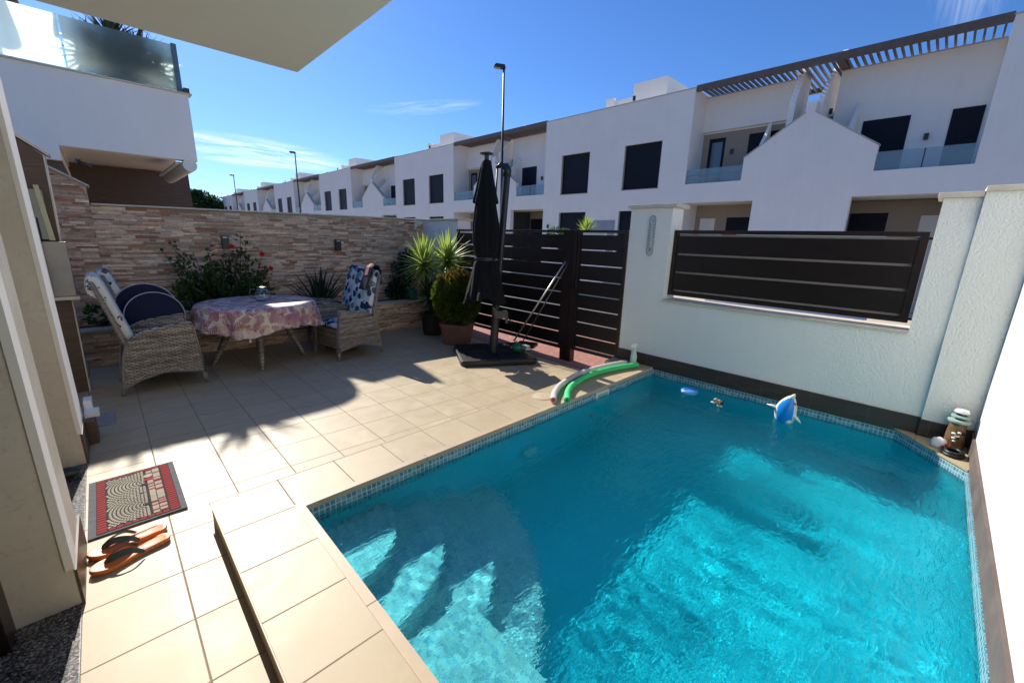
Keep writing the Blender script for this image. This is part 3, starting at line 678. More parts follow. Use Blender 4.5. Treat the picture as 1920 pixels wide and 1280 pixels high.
# junction cover
t = tag(MB().box(-.31, -.125, 4.87, 5.22, .002, .010, bev=.002).build('junction_cover', 'greypipe'), 'grey rectangular cover plate in the terrace floor below the left wall', 'cover')
# overhead slab
t = tag(B(-5, 1.311, -3, 3.779, 2.9, 3.25, bev=.01).build('balcony_slab', 'ceiling'), 'pale underside of the balcony slab overhanging the top of the view', 'balcony')
# house back wall upper (hidden, closes the building)
t = thing('house_wall', 'dark interior wall of the house left of the near doorstep', 'wall', (-2, 2, 0))
B(-5.0, -4.8, -3, 5.1, -.1, 2.9).build('wall_body', 'beigewall', t)
# --- brown tiled party wall + stacked panels
t = thing('tiled_wall', 'brown tiled wall with sloping cream cap between the left pier and the stone wall', 'wall', (-.6, 6.15, 0))
mb = MB(); mb.prism([(-1.3, -.02), (-.30, -.02), (-.246, 2.34), (-.43, 2.50), (-1.3, 3.2)], 6.08, 6.24, 'y'); mb.build('tile_face', 'browntile', t)
mb = MB(); mb.prism([(-.3, -.02), (-.289, -.02), (-.235, 2.34), (-.246, 2.34)], 6.075, 6.245, 'y'); mb.build('edge_trim', 'cap', t)
mb = MB(); mb.prism([(-.21, 2.33), (-.20, 2.35), (-1.3, 3.235), (-1.3, 3.205)], 6.04, 6.28, 'y', bev=.002); mb.build('cap', 'cap', t)
t = thing('wall_cabinet', 'glossy grey panel box on the brown tiled wall below the leaning frame', 'cabinet', (-.3, 6.0, 1.0))
B(-.47, -.225, 5.93, 6.075, 1.03, 1.55, bev=.004).build('cabinet_body', 'steel', t); B(-.48, -.205, 5.90, 6.075, .995, 1.028, bev=.003).build('ledge', 'cap', t)
t = tag(MB().prism([(-.445, 1.03), (-.375, 1.03), (-.375, 1.77), (-.445, 1.77)], 5.86, 5.885, 'y', bev=.004).xf(Matrix.Identity(4)).build('white_board', 'cap'), 'narrow cream board standing in front of the grey wall cabinet', 'board')
t = thing('leaning_frame', 'slim pale gold framed dark glass panel leaning on the brown tiled wall', 'frame', (-.33, 6.03, 1.55))
mb = MB(); mb.box(-.385, -.30, 5.99, 6.0, 1.57, 2.02); mb.build('glass', 'mirror', t)
mb = MB(); mb.prism([(-.325, 1.56), (-.285, 1.56), (-.315, 2.06), (-.35, 2.06)], 5.98, 6.01, 'y', bev=.002); mb.build('frame_side', 'gold', t)
t = tag(B(-.445, -.43, 5.97, 6.0, 1.56, 2.0, bev=.002).build('frame_strip', 'paint'), 'thin white strip standing left of the dark glass frame', 'frame')
# ------------------------------------------------------------------ street houses
def wall_holes(mb, X0, X1, y0, y1, z0, z1, holes):
    ys = sorted({y0, y1, *[h[0] for h in holes], *[h[1] for h in holes]}); zs_ = sorted({z0, z1, *[h[2] for h in holes], *[h[3] for h in holes]})
    for ya_, yb_ in zip(ys, ys[1:]):
        for za, zb in zip(zs_, zs_[1:]):
            ym, zm = (ya_+yb_)/2, (za+zb)/2
            if any(h[0] < ym < h[1] and h[2] < zm < h[3] for h in holes): continue
            mb.box(X0, X1, ya_, yb_, za, zb)
FX = 17.0
def make_house():
    t = thing('terraced_house', '', 'house', (FX, 7.6, -.2), 'white terraced houses across the street')
    W1 = (12.385, 14.06, 3.885, 5.70); W2 = (8.84, 10.57, 3.895, 5.71); G1 = (12.42, 14.07, .9, 3.02); G2 = (8.86, 10.61, .9, 3.01)
    mb = MB()
    wall_holes(mb, FX, FX+.3, 7.72, 15.15, -.3, 7.36, [W1, W2, G1, G2])
    mb.box(FX+.3, 27, 7.72, 8.02, -.3, 7.36, skip='x0'); mb.box(FX+.3, 27, 14.85, 15.15, -.3, 7.36, skip='x0'); mb.box(FX+.3, 27, 8.02, 14.85, 7.0, 7.2, skip='x0')
    # floor band and central gable
    mb.box(FX, 18.6, -.1, 7.7195, 3.24, 3.95)
    mb.prism([(5.16, -.3), (5.16, 3.2395), (2.37, 3.2395), (2.37, -.3)], FX, FX+.25, 'x')
    mb.prism([(5.665, 3.951), (5.665, 4.70), (4.0, 5.87), (3.98, 6.19), (3.73, 6.19), (3.75, 5.87), (1.98, 4.67), (1.98, 3.951)], FX, FX+.22, 'x')
    mb.box(18.6, 27, -.1, 7.7195, -.3, .1); mb.box(26.7, 27, -.1, 7.7195, .1, 7.2)
    # recessed upper fascia, both sides
    mb.prism([(7.7195, 6.0), (7.7195, 7.25), (4.60, 7.25), (4.60, 6.02)], 18.1, 18.24, 'x')
    mb.prism([(3.45, 3.951), (3.45, 7.22), (-.1, 7.22), (-.1, 3.951)], 18.12, 18.24, 'x')
    mb.box(18.24, 26.7, 3.5, 7.7195, 5.95, 6.1); mb.box(18.24, 26.7, -.1, 3.4, 5.95, 6.1)
    # external stair walls
    mb.prism([(17.3, 5.2), (17.3, 6.35), (18.0, 7.55), (18.75, 7.6), (18.75, 5.2)], 4.42, 4.60, 'y')
    mb.prism([(17.25, 4.6), (17.25, 6.35), (19.3, 8.25), (19.9, 8.25), (19.9, 5.6), (18.6, 4.6)], 3.62, 3.76, 'y')
    mb.prism([(17.25, 4.3), (17.25, 5.4), (18.12, 6.2), (18.12, 4.3)], 2.72, 2.84, 'y')
    mb.prism([(17.25, 4.3), (17.25, 5.0), (17.7, 5.5), (18.1, 6.0), (18.1, 4.3)], 5.25, 5.35, 'y')
    mb.box(19.9, 23, 3.45, 4.6, 5.9, 6.0)
    # roof stair box
    mb.box(18.5, 21.5, 9.7, 11.3, 7.36, 8.62); mb.box(18.3, 18.5, 12.2, 12.6, 7.36, 8.2); mb.box(18.5, 21.5, 11.3, 12.6, 7.36, 8.1)
    mb.build('wall', 'bluewhite', t)
    mb = MB(); mb.box(FX-.025, FX+.33, 7.70, 15.17, 7.361, 7.395); mb.box(18.08, 18.27, 4.62, 7.70, 7.251, 7.28); mb.box(18.10, 18.27, -.08, 3.46, 7.221, 7.25)
    mb.prism([(5.69, 4.70), (5.69, 4.725), (4.0, 5.91), (4.0, 5.88)], FX-.02, FX+.24, 'x'); mb.prism([(1.955, 4.67), (1.955, 4.695), (3.75, 5.90), (3.75, 5.87)], FX-.02, FX+.24, 'x'); mb.build('coping', 'trimgrey', t)
    for q in ((18.25, 18.3, 4.6, 7.7195, 3.951, 6.2), (18.45, 18.5, 5.0, 7.7195, -.3, 3.24), (18.9, 18.95, -.1, 2.6, -.3, 3.24)): B(*q).build('recess_wall', 'beigewall', t)
    mb = MB()
    for k in range(9): mb.box(17.6+k*.25, 17.85+k*.25, 2.84, 3.62, 4.0+k*.2, 4.2+k*.2)
    mb.build('outdoor_stair', 'trim', t)
    for (a, b, c, d) in (W1, W2, G1, G2):
        w = B(FX+.10, FX+.14, a, b, c, d).build('window', 'shutter', t)
        mb = MB(); f = .04
        mb.box(FX+.02, FX+.10, a, a+.03, c, d); mb.box(FX+.02, FX+.10, b-.03, b, c, d); mb.box(FX-.01, FX+.10, a-.02, b+.02, c-.03, c); mb.build('frame', 'trim', w, loc=(0, 0, 0))
    for (x, a, b, c, d) in ((18.10, 1.50, 2.62, 3.952, 5.62), (18.10, -.02, .62, 3.952, 5.62), (18.23, 4.9, 6.0, 3.952, 5.75), (18.44, 5.45, 6.45, -.1, 2.75), (18.89, 1.55, 2.55, -.1, 2.85)):
        w = B(x, x+.05, a, b, c, d).build('window', 'shutter', t)
    d = B(18.22, 18.27, 6.85, 7.45, 3.952, 5.75).build('balcony_door', 'shutter', t); B(18.212, 18.221, 6.93, 7.33, 4.05, 5.6).build('pane', 'dglass', d, loc=(0, 0, 0))
    B(18.43, 18.48, 6.9, 7.5, -.1, 2.72).build('entrance_door', 'paint', t); B(18.88, 18.93, -.05, .75, -.1, 2.75).build('entrance_door', 'paint', t)
    for ya_, yb_ in ((5.67, 7.71), (-.09, 1.97)):
        gb = B(FX+.05, FX+.065, ya_, yb_, 3.96, 4.48).build('balustrade', 'bglass', t)
        mb = MB(); mb.tube([(FX+.058, ya_+.01, 4.25), (FX+.058, yb_-.01, 4.25)], .008, 5) if ya_ > 5 else mb.box(FX+.045, FX+.07, (ya_+yb_)/2-.012, (ya_+yb_)/2+.012, 3.96, 4.47)
        mb.build('rail', 'blackmetal', gb, loc=(0, 0, 0))
    # pergola
    pg = MB(); pg.box(FX+.03, FX+.18, -.09, 7.71, 7.26, 7.46); pg.box(20.2, 20.35, -.09, 7.71, 7.3, 7.46); pg.box(FX+.18, 20.2, 3.3, 3.5, 7.28, 7.45)
    pg = pg.build('pergola', 'pergola', t)
    mb = MB()
    for k in range(43): y = .0+k*.18; mb.box(FX+.18, 20.2, y, y+.045, 7.33, 7.42)
    mb.build('slats', 'pergola', pg, loc=(0, 0, 0))
    for x, y, z in ((18.06, 1.05, 4.95), (18.2, 6.55, 5.2), (FX-.04, 10.3, 7.5), (19.5, 3.58, 7.3), (18.25, 3.58, 6.1), (16.97, 14.76, 2.35), (16.97, 8.05, 2.3)):
        B(x-.03, x+.03, y-.05, y+.05, z-.09, z+.09).build('wall_lamp', 'blackmetal', t)
    B(FX-.012, FX-.001, 10.75, 12.35, 1.2, 2.62).build('meter_panel', simple('grey_panel', (.30, .32, .36), .6), t)
    for a, b, c in ((3.0, 3.75, 2.35), (4.2, 4.9, 2.4)): B(FX-.01, FX-.001, a, b, 1.6, c).build('meter_door', 'plaster', t)
    return t
H0 = make_house()
labs = ['white house directly across the street, its gable wall above the fence panel',
        'white house above the closed parasol and the driveway gate, second along the row',
        'third white house along the row, above the left end of the brown gate',
        'fourth white house along the row, above the right half of the stone wall',
        'fifth white house along the row, just right of the middle street lamp',
        'farthest white house of the row, next to the dark green tree',
        'white house cut off by the right edge of the view']
H0['label'] = labs[0]
for i, n in enumerate((1, 2, 3, 4, 5, -1)):
    c = copy_tree(H0); c.location.y += 15.25*n; c['label'] = labs[i+1]
# front garden wall, red box, plants across the street
t = thing('front_garden_wall', 'low white wall across the street seen just above the fence panel', 'wall', (14, 4, -.2))
B(14, 14.2, 1.1, 5.2, -.3, 2.05).build('wall_body', 'plaster', t); B(13.97, 14.23, 1.08, 5.22, 2.051, 2.09).build('cap', 'cap', t)
t = thing('front_garden_wall', 'low white wall across the street above the right part of the driveway gate', 'wall', (14, 11, -.2))
B(14, 14.2, 9.3, 11.1, -.3, 2.02).build('wall_body', 'plaster', t); B(13.97, 14.23, 9.28, 11.12, 2.021, 2.06).build('cap', 'cap', t)
t = thing('front_garden_wall', 'low white wall across the street directly behind the closed parasol', 'wall', (14, 16, -.2))
B(14, 14.2, 14.6, 18.6, -.3, 2.0).build('wall_body', 'plaster', t); B(13.97, 14.23, 14.58, 18.62, 2.001, 2.04).build('cap', 'cap', t)
tag(B(13.9, 13.97, 4.55, 4.95, 1.9, 2.06, bev=.01).build('letter_box', 'redbox'), 'small red box on the white garden wall across the street', 'letter box')

# ------------------------------------------------------------------ street lamps
def make_lamp():
    t = thing('street_lamp', 'nearest dark street lamp rising behind the closed parasol', 'street lamp', (14, 15.15, -.17), 'street lamps along the road')
    MB().tube([(14, 15.15, -.17), (14, 15.15, 4), (14, 15.15, 8.95)], [.075, .06, .045], 10).build('pole', 'mast', t, True)
    mb = MB(); mb.prism([(13.55, 9.02), (13.62, 9.10), (14.02, 9.08), (14.07, 8.95), (13.9, 8.93), (13.58, 8.97)], 15.02, 15.28, 'y', bev=.02); mb.build('lamp_head', 'blackmetal', t)
    B(13.6, 13.85, 15.06, 15.24, 8.93, 8.96).build('lens', 'lamplens', t)
    return t
L0 = make_lamp(); L0.rotation_euler.z = math.radians(-35)
for y, z, lab in ((42.8, -.2, 'middle street lamp standing in front of the fourth white house'), (66.7, -.1, 'smaller street lamp in front of the last houses at left'), (92, -.1, 'farthest street lamp in front of the dark green tree')):
    c = copy_tree(L0); c.location.y = y; c['label'] = lab
    c.scale = (1, 1, .965 if y < 80 else .8)

# ------------------------------------------------------------------ vegetation helpers
def leafquad(mb, p, d, n, L, w, bend=.2):
    d = d.normalized(); s = d.cross(n); s = s.normalized() if s.length > 1e-4 else Vector((1, 0, 0)); n2 = s.cross(d)
    a = p; b = p+d*L*.5+n2*L*bend*.5; c = p+d*L
    mb.face([a, b+s*w*.5, c, b-s*w*.5])
def rvec(r): 
    while True:
        v = Vector((r.uniform(-1, 1), r.uniform(-1, 1), r.uniform(-1, 1)))
        if .05 < v.length < 1: return v.normalized()
def blade(mb, p, az, el, L, w, droop, n=5, thick=False):
    """long tapering leaf made of a folded strip"""
    p = Vector(p); d = Vector((math.cos(az)*math.cos(el), math.sin(az)*math.cos(el), math.sin(el))); side = Vector((-math.sin(az), math.cos(az), 0))
    prev = None; q = p.copy(); e = el
    for i in range(n+1):
        t_ = i/n; ww = w*(.55+.6*math.sin(PI*min(1, t_*.9+.12)))*(1-t_**3)*.5+.0004
        dd = Vector((math.cos(az)*math.cos(e), math.sin(az)*math.cos(e), math.sin(e))); nn = side.cross(dd)
        cur = [mb.b.verts.new(q+side*ww-nn*ww*(-.45)), mb.b.verts.new(q), mb.b.verts.new(q-side*ww+nn*ww*.45)]
        if prev:
            mb.b.faces.new((prev[0], cur[0], cur[1], prev[1])); mb.b.faces.new((prev[1], cur[1], cur[2], prev[2]))
        prev = cur; q = q+dd*(L/n); e -= droop/n*(.4+1.2*t_)
def rosette(mb, c, n, L, w, e0, e1, droop, r, az0=0, az1=2*PI):
    for i in range(n):
        t_ = (i+.5)/n; e = e0+(e1-e0)*(t_)+r.uniform(-.12, .12); az_ = az0+(az1-az0)*((i*.618) % 1)+r.uniform(-.1, .1)
        blade(mb, Vector(c)+Vector((0, 0, .10*t_)), az_, e, L*r.uniform(.8, 1.08), w, droop*r.uniform(.5, 1.3)*max(.15, math.cos(e)))
def bush(mb, centers, n, L, r, up_=.3):
    tot = sum(c[3] for c in centers)
    for cx_, cy_, cz_, rad, sz in [(*c[:3], c[3], c[4] if len(c) > 4 else 1) for c in centers]:
        for _ in range(int(n*rad/tot)):
            v = rvec(r); rr = rad*(r.random()**.45); p = Vector((cx_+v.x*rr, cy_+v.y*rr, cz_+v.z*rr*sz))
            d = (v+rvec(r)*.8+Vector((0, 0, up_))); leafquad(mb, p, d, rvec(r), L*r.uniform(.6, 1.2), L*r.uniform(.45, .7))

# hibiscus in the planter
r = random.Random(21)
t = thing('hibiscus', 'leafy hibiscus bush with red flowers growing in the planter behind the table', 'bush', (1.25, 7.5, .42))
mb = MB(); tips = []
for i in range(26):
    x = 1.25+r.uniform(-.45, .45); top = Vector((x+r.uniform(-.25, .25), 7.45+r.uniform(-.2, .12), r.uniform(.95, 1.4)))
    tips.append((Vector((1.25+(x-1.25)*.4, 7.5, .42)), top))
for tx, tz in ((.70, 1.56), (.74, 1.36), (1.56, 1.70), (1.60, 1.5), (1.5, 1.4), (1.12, 1.44), (.95, 1.36), (1.8, 1.3), (1.86, 1.18), (1.3, 1.35)): tips.append((Vector((1.3+(tx-1.3)*.4, 7.5, .42)), Vector((tx, 7.46, tz))))
for a, b in tips: mb.tube([a, (a+b)/2+Vector((r.uniform(-.05, .05), 0, 0)), b], [.010, .007, .003], 5)
mb.build('branches', 'bark', t)
mb = MB()
for a, b in tips:
    for k in range(40):
        s = r.uniform(.12, 1.0); p = a.lerp(b, s)+rvec(r)*r.uniform(.01, .10+.07*(1-s)); leafquad(mb, p, rvec(r)+Vector((0, -.3, .1)), rvec(r), r.uniform(.05, .095), r.uniform(.035, .06))
bush(mb, [(1.2, 7.45, .72, .36, .8), (.85, 7.48, .75, .25, .9), (1.65, 7.45, .75, .26, .9)], 900, .085, r)
mb.build('foliage', 'leaf', t)
for (x, z) in ((1.40, 1.47), (1.78, 1.36), (1.88, 1.14)):
    mb = MB()
    for k in range(5):
        a = k*2*PI/5+.3; leafquad(mb, Vector((x, 7.33, z)), Vector((math.cos(a), -.35, math.sin(a))), Vector((0, 1, 0)), .045, .045)
        leafquad(mb, Vector((x, 7.33, z)), Vector((math.cos(a+.6), -.8, math.sin(a+.6))), Vector((0, 1, 0)), .03, .035)
    mb.build('flower', 'petal', t)
# aloe
t = thing('aloe_plant', 'dark spiky aloe with long upright leaves in the planter right of the table', 'plant', (2.62, 7.5, .42))
mb = MB(); r = random.Random(5)
for i in range(26): blade(mb, (2.62+r.uniform(-.06, .06), 7.48+r.uniform(-.05, .05), .42), r.uniform(0, 2*PI), r.uniform(.75, 1.5), r.uniform(.5, .82), r.uniform(.045, .07), r.uniform(.1, .9))
for a_, e_ in ((PI, .75), (PI*.95, .95), (PI*1.05, 1.1), (0, .8), (.1, 1.0), (-.1, 1.2), (-PI/2, 1.4), (PI, 1.35), (.05, 1.4)): blade(mb, (2.62, 7.45, .42), a_, e_, .78, .07, .35)
mb.build('leaves', 'agave', t)
# dark creeper by the stone wall
t = thing('dark_shrub', 'dark leafy shrub against the stone wall left of the yucca', 'bush', (4.2, 7.5, .42))
mb = MB(); r = random.Random(8); bush(mb, [(4.25, 7.5, .72, .26, 1.1), (4.32, 7.5, 1.02, .24, 1.1), (4.36, 7.45, 1.25, .16, 1), (4.1, 7.45, .62, .2, .8)], 1500, .065, r); mb.build('foliage', 'darkleaf', t)
MB().tube([(4.3, 7.5, .40), (4.28, 7.5, 1.1)], [.02, .01], 6).build('stem', 'bark', t)
# yucca in dark pot
t = thing('yucca', 'tall potted yucca with two bright green spiky heads beside the white gate wall', 'plant', (4.30, 6.48, -.1))
r = random.Random(14)
mb = MB(); mb.lathe([(.17, -.10), (.215, .26), (.23, .27), (.23, .31), (.20, .31), (.195, .24)], (4.30, 6.50), 4 if False else 24); mb.build('pot', 'darkpot', t, True, angle=40)
mb = MB(); mb.tube([(4.30, 6.50, .2), (4.28, 6.60, .8), (4.26, 6.66, 1.16)], [.045, .035, .03], 8); mb.tube([(4.32, 6.48, .2), (4.42, 6.34, .85), (4.46, 6.26, 1.24)], [.045, .035, .03], 8); mb.build('trunk', 'bark', t, True)
mb = MB(); rosette(mb, (4.26, 6.68, 1.14), 125, .56, .040, -.6, 1.4, .6, r); rosette(mb, (4.46, 6.24, 1.22), 125, .54, .040, -.6, 1.4, .6, r)
mb.build('leaf_heads', 'yucca', t)
mb = MB(); rosette(mb, (4.22, 6.48, .55), 50, .52, .034, -.3, 1.2, .5, r); mb.build('lower_leaves', 'leaf', t)
# conifer ball in brown pot
t = thing('conifer_shrub', 'round bushy conifer in a square brown pot left of the parasol base', 'bush', (4.16, 5.50, -.1))
def sqpot(mb, cx_, cy_, z0, z1, w0, w1, rz, wall=.02):
    for za, zb, wa, wb in ((z0, z1-.06, w0, w1), (z1-.06, z1, w1+.02, w1+.03)):
        R = Matrix.Rotation(rz, 3, 'Z'); c = Vector((cx_, cy_, 0))
        def ring(w, z): return [mb.b.verts.new(R @ Vector((sx*w/2, sy*w/2, z))+c) for sx, sy in ((-.82, -1), (.82, -1), (1, -.82), (1, .82), (.82, 1), (-.82, 1), (-1, .82), (-1, -.82))]
        A, Bq = ring(wa, za), ring(wb, zb)
        for k in range(8): mb.b.faces.new((A[k], A[(k+1) % 8], Bq[(k+1) % 8], Bq[k]))
        mb.b.faces.new(A[::-1]); mb.b.faces.new(Bq)
mb = MB(); sqpot(mb, 4.22, 5.62, -.1, .27, .36, .46, math.radians(28)); mb.build('pot', 'pot', t)
r = random.Random(31); mb = MB(); mt2 = MB()
def tuft(m_, p, d, L, r):
    for k in range(5): leafquad(m_, p, (d+rvec(r)*.55), rvec(r), L*r.uniform(.7, 1.1), L*.28)
lob = [(rvec(r), r.uniform(.74, 1.2)) for _ in range(34)]
for i in range(4200):
    v = rvec(r); s = max((w for l, w in lob if l.dot(v) > .90), default=.80)
    taper = 1.06
    rad = r.random()**.18; p = Vector((4.20+v.x*.31*s*rad*taper, 5.60+v.y*.31*s*rad*taper, .66+v.z*(.44 if v.z > 0 else .36)*s*rad))
    (tuft(mt2 if (v.z > .62 and r.random() < .6) else mb, p, v+Vector((0, 0, .5)), .085, r))
mb.build('foliage', 'thuja', t); mt2.build('bronze_tips', 'thujatip', t)
MB().tube([(4.2, 5.6, .2), (4.2, 5.6, .6)], .02, 6).build('trunk', 'bark', t)
# hose reel / watering can, pumpkin, green bottle
t = thing('watering_can', 'green watering can half hidden among the leaves left of the yucca pot', 'watering can', (4.25, 7.2, .46))
mb = MB(); mb.lathe([(.10, .463), (.11, .60), (.09, .66), (.05, .67)], (4.33, 7.24), 18); mb.build('can_body', 'green', t, True, angle=40)
MB().tube([(4.24, 7.2, .50), (4.12, 7.12, .60), (4.10, 7.12, .70), (4.2, 7.18, .74), (4.3, 7.22, .67)], .011, 8).build('handle', 'green', t, True)
t = thing('pumpkin', 'orange pumpkin on the planter in the dark left corner', 'pumpkin', (.10, 7.3, .46))
MB().ell((.06, 7.42, .56), (.12, .12, .10), 32, 14, lambda q, d: q*(1-.07*abs(math.sin(math.atan2(d.y, d.x)*5)))).build('fruit', 'orange', t, True)
MB().tube([(.06, 7.42, .64), (.07, 7.42, .70)], [.015, .009], 6).build('stalk', 'bark', t)
t = thing('potted_plant', 'small green plant beside the orange pumpkin', 'plant', (-.12, 7.4, .46))
mb = MB(); r = random.Random(3); bush(mb, [(-.12, 7.4, .62, .12, 1.3)], 120, .08, r); mb.build('foliage', 'leaf', t); MB().lathe([(.05, .44), (.065, .52)], (-.12, 7.4), 14).build('pot', 'darkpot', t)
# plants across the street
r = random.Random(77)
t = thing('agave_plant', 'spiky green plant above the gate across the street', 'plant', (14.05, 10.3, 2.06))
mb = MB(); rosette(mb, (14.1, 10.2, 2.0), 60, .6, .05, .3, 1.45, .3, r); mb.build('leaves', 'yucca', t)
t = thing('garden_bush', 'low round green bush left of the spiky plant across the street', 'bush', (14, 12, 1.6))
mb = MB(); bush(mb, [(14.3, 12.0, 1.95, .35, .8), (14.3, 11.5, 1.9, .3, .8)], 500, .1, r); mb.build('foliage', 'leaf', t)
# far tree
t = thing('broadleaf_tree', 'dark green tree at the far end of the street left of the houses', 'tree', (14.5, 92, -.2))
MB().tube([(14.5, 92, -.3), (14.5, 92, 4)], [.4, .25], 8).build('trunk', 'bark', t)
mb = MB(); r = random.Random(4)
TC = [(12.9, 92, 5.2, 1.9, .9), (14.2, 92, 6.4, 2.0, .9), (15.6, 92, 5.8, 1.9, .9), (16.6, 92, 5.0, 1.6, .9), (14.6, 91.5, 4.2, 2.2, .9), (12.3, 92, 3.6, 1.6, .9), (16.8, 92, 3.6, 1.6, 1), (13.4, 92, 7.4, 1.0, .9)]
for cx_, cy_, cz_, rad, sz in TC:
    for _ in range(1100):
        v = rvec(r); rr = rad*(r.random()**.3)*r.uniform(.8, 1.1); p = Vector((cx_+v.x*rr, cy_+v.y*rr, cz_+v.z*rr*sz)); leafquad(mb, p, v+rvec(r), rvec(r), r.uniform(.25, .5), r.uniform(.2, .35))
mb.build('crown', 'tree', t)

# ------------------------------------------------------------------ neighbour's house behind the stone wall
t = thing('neighbour_house', 'white house behind the stone wall with an overhanging upper floor and covered porch', 'house', (-2, 14, 0))
mb = MB(); mb.prism([(12, 3.12), (12, 4.49), (24, 4.49), (24, 3.5), (18.6, 3.5), (18.6, 3.3), (12.3, 3.3), (12.3, 3.12)], -12, -.25, 'x')
mb.prism([(12, 3.165), (12, 4.49), (24, 4.49), (24, 3.5), (12.3, 3.5), (12.3, 3.165)], -.25, 1.865, 'x')
mb.box(-12, -.25, 12, 24, 2.9, 3.12); mb.build('upper_storey', 'plaster', t)
mb = MB(); mb.box(-12, 2.43, 17.6, 18.5, -.3, 3.42); mb.box(-.5, -.25, 12.2, 17.6, -.3, 2.9); mb.build('lower_wall', 'browntile', t)
B(-.25, 1.8, 12.3, 17.6, 3.44, 3.499).build('soffit', 'plaster', t)
B(-12, 1.93, 11.95, 12.25, 4.4915, 4.52, bev=.004).build('parapet_cap', 'cap', t)
mb = MB()
for k in range(3): mb.box(-3.2+k*1.65, -1.58+k*1.65, 12.08, 12.1, 4.56, 5.42)
mb.box(1.75-.0, 1.76, 12.1, 15, 4.56, 5.35) 
mb.build('balustrade', 'frost', t)
mb = MB(); mb.box(1.70, 1.79, 12.04, 12.14, 4.52, 5.44, bev=.004); mb.build('balustrade_post', simple('blue_grey_post', (.10, .17, .20), .5), t)
mb = MB(); mb.prism([(17.2, 4.52), (17.2, 4.52)], 0, 1, 'x') if False else mb.box(1.80, 1.90, 11.98, 12.14, 4.522, 4.62); mb.build('corner_block', 'browntile', t)
# added, unseen shade caster: outline shaped to throw the notched shadow on the terrace
so_ = [(1.0, 4.15), (1.35, 4.17), (1.62, 4.22), (1.80, 4.34), (1.92, 4.55), (1.99, 4.85), (2.0, 5.08), (2.16, 4.70), (2.58, 4.78), (2.72, 4.42), (2.84, 4.15), (2.92, 4.6), (3.0, 5.14), (3.0, 5.35), (1.90, 5.35), (1.88, 5.02), (1.70, 4.83), (1.55, 4.76), (1.36, 4.74), (1.30, 5.4)]
zc = 6.3; tt = (zc+.05)/.7536; sh = [(x+.1219*tt, y+.9925*tt) for x, y in so_]
mb = MB(); mb.prism([(0.2, sh[-1][1]), (0.2, sh[0][1]-.05), (sh[0][0]*.6, sh[0][1])]+sh, zc, zc+.12, 'z'); mb.build('added_shade_caster', 'plaster', t)
# awning cassette
t = thing('awning', 'white rolled awning cassette under the overhang of the white house behind the stone wall', 'awning', (1.5, 13, 3.2))
MB().tube([(1.72, 12.02, 3.07), (1.72, 15.6, 3.07)], .13, 14).build('cassette', 'paint', t, True, angle=50)
B(1.50, 1.72, 12.3, 15.6, 3.1, 3.15).build('bracket', 'paint', t)
t = thing('security_camera', 'grey camera at the left corner of the porch of the house behind the stone wall', 'camera', (0, 12.4, 2.9))
MB().tube([(-.02, 12.3, 2.93), (.12, 12.1, 2.86)], .035, 10).build('camera_body', 'greymetal', t, True); B(-.08, .0, 12.3, 12.38, 2.9, 2.99).build('bracket', 'greymetal', t)
# palm on the neighbour's terrace
t = thing('yucca_palm', 'spiky palm behind the frosted balustrade of the neighbouring terrace', 'palm', (.7, 12.55, 4.5))
r = random.Random(12); MB().tube([(.75, 12.5, 4.5), (.72, 12.5, 5.25)], [.09, .07], 8).build('trunk', 'bark', t)
mb = MB()
for q, n_, L_ in (((.80, 12.22, 5.18), 130, .74), ((.45, 12.24, 4.95), 60, .6), ((1.18, 12.2, 5.0), 90, .62), ((.95, 12.2, 4.75), 90, .6), ((1.45, 12.2, 4.85), 60, .5), ((.7, 12.24, 4.75), 60, .55)): rosette(mb, q, n_, L_, .055, -.9, 1.35, .3, r, math.radians(-8), math.radians(188))
rosette(mb, (.95, 12.5, 5.9), 34, .6, .055, -.4, 1.2, .4, r); rosette(mb, (1.75, 12.45, 6.05), 50, .6, .05, -.5, 1.1, .4, r); mb.tube([(1.0, 12.35, 5.1), (1.35, 12.5, 5.75), (1.75, 12.45, 6.05)], .03, 8)
mb.build('leaves', 'palm', t)
t = thing('folded_parasol', 'brown folded thatch parasol on the neighbouring terrace in the top left corner', 'parasol', (-.62, 12.8, 4.5))
MB().tube([(-.62, 12.8, 4.5), (-.62, 12.8, 6.2)], .03, 8).build('pole', 'bark', t); MB().lathe([(.16, 5.30), (.15, 5.5), (.09, 5.9), (.02, 6.2)], (-.5, 12.8), 14).build('canopy', 'drift', t, True)
# ------------------------------------------------------------------ parasol
UX, UY = 4.12, 4.58
t = thing('parasol_base', 'black square weighted parasol base plate standing on the terrace by the gate', 'parasol base', (4.15, 4.60, -.1))
mb = MB(); rz = math.radians(-30)
def rsq(w, h, z0, z1, cx_=4.15, cy_=4.60, rad=.10):
    pts = []
    for sx, sy, a0 in ((1, 1, 0), (-1, 1, 90), (-1, -1, 180), (1, -1, 270)):
        for k in range(6): a = math.radians(a0+k*18); pts.append((sx*(w/2-rad)+rad*math.cos(a), sy*(h/2-rad)+rad*math.sin(a)))
    R = Matrix.Rotation(rz, 2); pts = [R @ Vector(p)+Vector((cx_, cy_)) for p in pts]; return [(p.x, p.y) for p in pts]
mb.prism(rsq(1.14, 1.02, 0, 0), -.095, -.012, 'z', bev=.018); mb.build('plate_body', 'black', t, True, angle=40)
mb = MB()
for a, b, c, d in ((-.55, -.01, -.49, -.01), (.01, .55, -.49, -.01), (-.55, -.01, .01, .49), (.01, .55, .01, .49)):
    R = Matrix.Rotation(rz, 2); pts = [R @ Vector(p)+Vector((4.15, 4.60)) for p in ((a, c), (b, c), (b, d), (a, d))]
    mb.prism([(p.x, p.y) for p in pts], -.0125, -.002, 'z', bev=.006)
mb.build('weight_tiles', 'black', t)
mb = MB()
